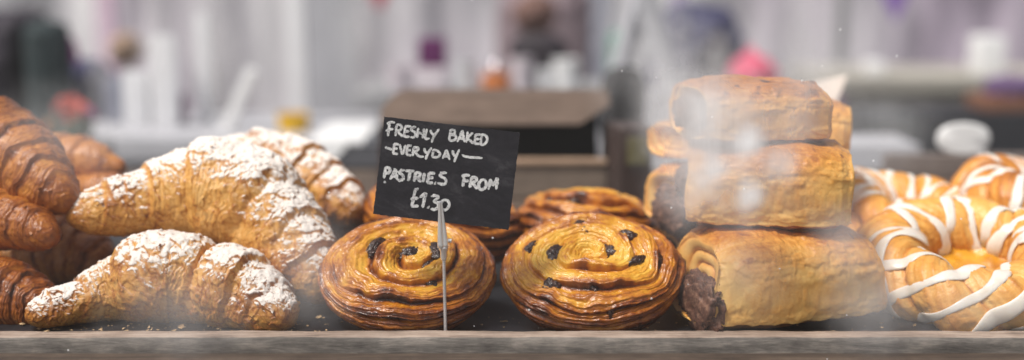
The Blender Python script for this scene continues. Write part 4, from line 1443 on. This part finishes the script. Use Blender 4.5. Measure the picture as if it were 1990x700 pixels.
def petal_ball(c, r, n, mat, name, parent, seed, leaf=False):
    rr = np.random.RandomState(seed)
    V, F, off = [], [], 0
    for k in range(n):
        d = rr.normal(size=3)
        d /= np.linalg.norm(d)
        p = np.array(c) + d * r * (0.35 + 0.6 * rr.rand())
        t1 = np.cross(d, rr.normal(size=3))
        t1 /= np.linalg.norm(t1)
        t2 = np.cross(d, t1) + 0.4 * d
        L, w = r * (0.7 if leaf else 0.55), r * (0.28 if leaf else 0.32)
        V += [p - t1 * L * 0.5, p + t2 * w, p + t1 * L * 0.5 + d * L * 0.2, p - t2 * w]
        F.append((off, off + 1, off + 2, off + 3))
        off += 4
    return link(name, raw_mesh(name, np.array(V), F, False), parent, mat)


lo = np.array([fp[0], 1.9, GZ])
petal_ball(at(140, 212, 1.9) - lo, px(1.9, 36), 60, M_red, 'flower_head', fl, 3)
petal_ball(at(142, 250, 1.9) - lo, px(1.9, 46), 90, M_leaf, 'foliage', fl, 5, True)
petal_ball(at(98, 248, 1.9) - lo, px(1.9, 20), 30, M_orange, 'flower_head', fl, 8)
petal_ball(at(178, 222, 1.9) - lo, px(1.9, 16), 24, M_magenta, 'flower_head', fl, 9)
bm = bmesh.new()
pz = at(140, 275, 1.9)[2] - GZ
bm_lathe(bm, [(0, 0), (0.05, 0), (0.06, pz), (0, pz)], (0, 0, 0), 24)
bm_obj('vase', bm, M_grey, fl, True)

# upright white and coloured things on and behind the white table
k = 0
for (u0, u1, v0, v1, D, mt, lab, cat, nm) in (
        (205, 238, 150, 268, 2.42, M_greyblue, 'grey blue folder standing right of the navy bundle', 'folder', 'folder'),
        (240, 284, 140, 264, 2.36, M_white, 'white bottle shaped box between the grey blue folder and the leaning white card', 'box', 'white_box'),
        (296, 338, 70, 262, 2.36, M_white, 'tall white box left of the purple ribbon', 'box', 'tall_box'),
        (342, 356, 185, 262, 2.4, M_purple, 'thin purple ribbon right of the tall white box', 'ribbon', 'ribbon'),
        (386, 404, 30, 262, 2.42, M_white, 'slim white pole right of the purple ribbon', 'pole', 'pole'),
        (560, 592, -40, 240, 2.40, M_white, 'tall white pole rising from the yellow pot', 'pole', 'tall_pole')):
    slab(nm, u0, u1, v0, v1, D, 0.03, mt, lab, cat, ztl)
p0, p1 = at(436, 262, 2.3), at(492, 135, 2.3)
bm = bmesh.new()
sc_ = np.array([p0[0], 2.3, ztl + 0.01])
bm_bar(bm, tuple(p0 - sc_), tuple(p1 - sc_), px(2.3, 42), 0.02, 0.006)
lw = bm_obj('leaning_card', bm, M_bright)
lw.location = sc_
tag(lw, 'white board leaning to the right behind the large dusted croissant', 'board')
slab('wall_panel', 600, 690, -30, 262, 3.6, 0.05, M_lgrey, 'light grey panel at the left of the purple carton', 'panel', GZ)
yp = at(567, 246, 2.28)
bm = bmesh.new()
r_ = px(2.28, 62) / 2
bm_lathe(bm, [(0, 0), (r_ * 0.9, 0), (r_, px(2.28, 34)), (r_ * 0.9, px(2.28, 34)), (r_ * 0.8, 0.004), (0, 0.004)], (0, 0, 0), 32)
yo = bm_obj('yellow_pot', bm, M_yellow, None, True)
yo.location = (yp[0], 2.30, ztl)
tag(yo, 'yellow pot at the foot of the tall white pole', 'pot')
slab('white_cloth', 600, 706, 272, 330, 1.9, 0.25, M_bright, 'bright white folded cloth left of the wooden box', 'cloth', GZ)
slab('dark_crate', 640, 735, 330, 430, 1.5, 0.2, plain_mat('dark_crate', (0.03, 0.03, 0.035), 0.7), 'dark crate below the white cloth, left of the wooden box', 'crate', -0.005)
# pennants on a line
for (u, D, mt, lab, nm) in ((1738, 4.2, plain_mat('violet_pennant', (0.24, 0.14, 0.42), 0.8), 'violet pennant hanging into the top of the picture at the right', 'pennant'),
                            (734, 4.2, plain_mat('red_pennant', (0.45, 0.09, 0.12), 0.8), 'small dull red pennant hanging at the top left of the purple carton', 'pennant')):
    a, b, c_ = at(u - 40, -40, D), at(u + 40, -40, D), at(u + 4, 42 if u > 1000 else 22, D)
    o_ = (a + b) / 2
    q = [a - o_, b - o_, c_ - o_]
    V = [x for x in q] + [x + np.array([0, 0.01, 0]) for x in q]
    F = [(0, 2, 1), (3, 4, 5), (0, 1, 4, 3), (1, 2, 5, 4), (2, 0, 3, 5)]
    o = link(nm, raw_mesh(nm, np.array(V), F, False), None, mt)
    o.location = o_
    tag(o, lab, 'pennant', 'bunting pennants')

# ------------------------------------------------------------------ glass pane of the display
PD = 0.738


def glass_mat(blobs):
    m = bpy.data.materials.new('painted_haze_glass')
    m.use_nodes = True
    nt = m.node_tree
    nt.nodes.clear()
    out = N(nt, 'ShaderNodeOutputMaterial')
    oc = objcoord(nt)
    tot = None
    wob = noise(nt, 24, 3, 0.6, oc)
    for (x, z, rx, rz, st) in blobs:  # white patches painting street reflections, partly smudges, into the glass colour
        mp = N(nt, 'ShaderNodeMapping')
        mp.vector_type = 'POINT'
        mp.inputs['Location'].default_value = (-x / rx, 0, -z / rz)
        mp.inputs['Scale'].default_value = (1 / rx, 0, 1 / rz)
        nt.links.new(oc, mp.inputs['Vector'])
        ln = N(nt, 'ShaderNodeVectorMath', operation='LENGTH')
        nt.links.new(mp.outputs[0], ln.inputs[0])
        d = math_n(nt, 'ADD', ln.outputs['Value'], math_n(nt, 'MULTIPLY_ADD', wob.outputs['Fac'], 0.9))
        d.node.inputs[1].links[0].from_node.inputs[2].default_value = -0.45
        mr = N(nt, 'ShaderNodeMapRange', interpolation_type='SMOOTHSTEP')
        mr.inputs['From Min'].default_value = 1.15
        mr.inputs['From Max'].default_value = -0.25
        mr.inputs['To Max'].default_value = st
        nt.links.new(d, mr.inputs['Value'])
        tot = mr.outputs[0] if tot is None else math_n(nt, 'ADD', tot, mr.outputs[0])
    # vertical streaks that vary the painted reflection haze
    mp = N(nt, 'ShaderNodeMapping')
    mp.inputs['Scale'].default_value = (1, 1, 0.12)
    nt.links.new(oc, mp.inputs['Vector'])
    stn = noise(nt, 60, 4, 0.6, mp.outputs[0])
    mr = N(nt, 'ShaderNodeMapRange')
    mr.inputs['From Min'].default_value = 0.35
    mr.inputs['From Max'].default_value = 0.7
    mr.inputs['To Min'].default_value = 0.78
    mr.inputs['To Max'].default_value = 1.15
    nt.links.new(stn.outputs['Fac'], mr.inputs['Value'])
    fac = math_n(nt, 'MULTIPLY', tot, mr.outputs[0])
    fac = math_n(nt, 'ADD', fac, 0.004, True)
    # dust specks stuck to the glass
    vo = N(nt, 'ShaderNodeTexVoronoi')
    vo.inputs['Scale'].default_value = 95
    nt.links.new(oc, vo.inputs['Vector'])
    sepc = N(nt, 'ShaderNodeSeparateColor')
    nt.links.new(vo.outputs['Color'], sepc.inputs[0])
    keep = math_n(nt, 'GREATER_THAN', sepc.outputs[0], 0.80)
    rad_ = math_n(nt, 'MULTIPLY', sepc.outputs[1], 0.075)
    spk = math_n(nt, 'MULTIPLY', math_n(nt, 'LESS_THAN', vo.outputs['Distance'], rad_), keep)
    fac = math_n(nt, 'ADD', fac, math_n(nt, 'MULTIPLY', spk, 0.7), True)
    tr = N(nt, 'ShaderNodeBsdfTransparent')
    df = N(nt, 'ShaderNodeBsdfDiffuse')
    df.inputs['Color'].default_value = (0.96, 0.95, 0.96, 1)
    gl = N(nt, 'ShaderNodeBsdfGlossy')
    gl.inputs['Roughness'].default_value = 0.02
    lw_ = N(nt, 'ShaderNodeLayerWeight')
    frf = math_n(nt, 'MULTIPLY_ADD', math_n(nt, 'POWER', lw_.outputs['Facing'], 5), 0.5)
    frf.node.inputs[2].default_value = 0.02
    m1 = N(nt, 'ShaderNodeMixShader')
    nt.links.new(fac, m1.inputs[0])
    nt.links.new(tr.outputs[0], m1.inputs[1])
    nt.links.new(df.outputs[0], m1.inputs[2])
    m2 = N(nt, 'ShaderNodeMixShader')
    nt.links.new(frf, m2.inputs[0])
    nt.links.new(m1.outputs[0], m2.inputs[1])
    nt.links.new(gl.outputs[0], m2.inputs[2])
    nt.links.new(m2.outputs[0], out.inputs['Surface'])
    return m


g0 = np.array([0, PD, -0.045])


def gb(u, v, ru, rv, st):  # one patch of painted reflection haze on the pane
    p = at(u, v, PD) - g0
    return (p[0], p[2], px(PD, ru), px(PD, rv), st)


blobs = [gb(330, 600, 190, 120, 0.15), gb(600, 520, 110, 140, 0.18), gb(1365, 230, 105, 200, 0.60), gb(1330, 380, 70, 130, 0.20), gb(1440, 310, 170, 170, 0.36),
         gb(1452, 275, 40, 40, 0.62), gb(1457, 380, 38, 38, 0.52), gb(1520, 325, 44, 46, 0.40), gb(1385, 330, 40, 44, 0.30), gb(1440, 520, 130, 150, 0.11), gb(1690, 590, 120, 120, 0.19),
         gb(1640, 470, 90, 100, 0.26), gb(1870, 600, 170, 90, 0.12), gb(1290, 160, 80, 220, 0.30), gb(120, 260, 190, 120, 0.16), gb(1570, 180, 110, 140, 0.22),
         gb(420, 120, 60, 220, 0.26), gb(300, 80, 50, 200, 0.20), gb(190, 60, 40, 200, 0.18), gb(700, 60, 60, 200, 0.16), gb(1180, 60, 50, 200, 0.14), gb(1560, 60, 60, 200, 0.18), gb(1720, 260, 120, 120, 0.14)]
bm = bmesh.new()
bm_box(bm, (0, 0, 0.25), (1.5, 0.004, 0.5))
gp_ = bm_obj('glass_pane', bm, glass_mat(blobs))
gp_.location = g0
tag(gp_, 'clear glass pane with painted reflection haze, smudges and dust in front of the whole pastry display', 'glass pane')
cf = bmesh.new()
bm_box(cf, (0, 0, 0), (1.6, 0.014, 0.02), None, 0.002)
sh = bm_obj('pane_channel', cf, M_counter)
sh.location = (0, PD, -0.0550)
tag(sh, 'wooden channel holding the foot of the glass pane', 'channel')

# ------------------------------------------------------------------ light
w = bpy.data.worlds.new('World')
scene.world = w
w.use_nodes = True
nt = w.node_tree
bg = nt.nodes['Background']
sky = N(nt, 'ShaderNodeTexSky', sky_type='NISHITA')
sky.sun_disc = False
SE, SAZ = R_(60), R_(232)
sky.sun_elevation = SE
sky.sun_rotation = SAZ
sky.air_density, sky.dust_density, sky.ozone_density = 1.0, 4.0, 0.5
hs = N(nt, 'ShaderNodeHueSaturation')
hs.inputs['Saturation'].default_value = 0.35
nt.links.new(sky.outputs[0], hs.inputs['Color'])
nt.links.new(hs.outputs[0], bg.inputs['Color'])
bg.inputs['Strength'].default_value = 0.112
sd = bpy.data.lights.new('sun', 'SUN')
sd.energy = 3.75
sd.angle = R_(14)
sd.color = (1.0, 0.95, 0.88)
so = bpy.data.objects.new('sun', sd)
col.objects.link(so)
dirv = Vector((math.sin(SAZ) * math.cos(SE), math.cos(SAZ) * math.cos(SE), math.sin(SE)))
so.rotation_euler = dirv.to_track_quat('Z', 'Y').to_euler()

scene.view_settings.view_transform = 'Standard'
scene.view_settings.look = 'None'
scene.view_settings.exposure = 0
scene.render.engine = 'CYCLES'
scene.cycles.use_denoising = True
scene.cycles.max_bounces = 8
scene.cycles.transparent_max_bounces = 12
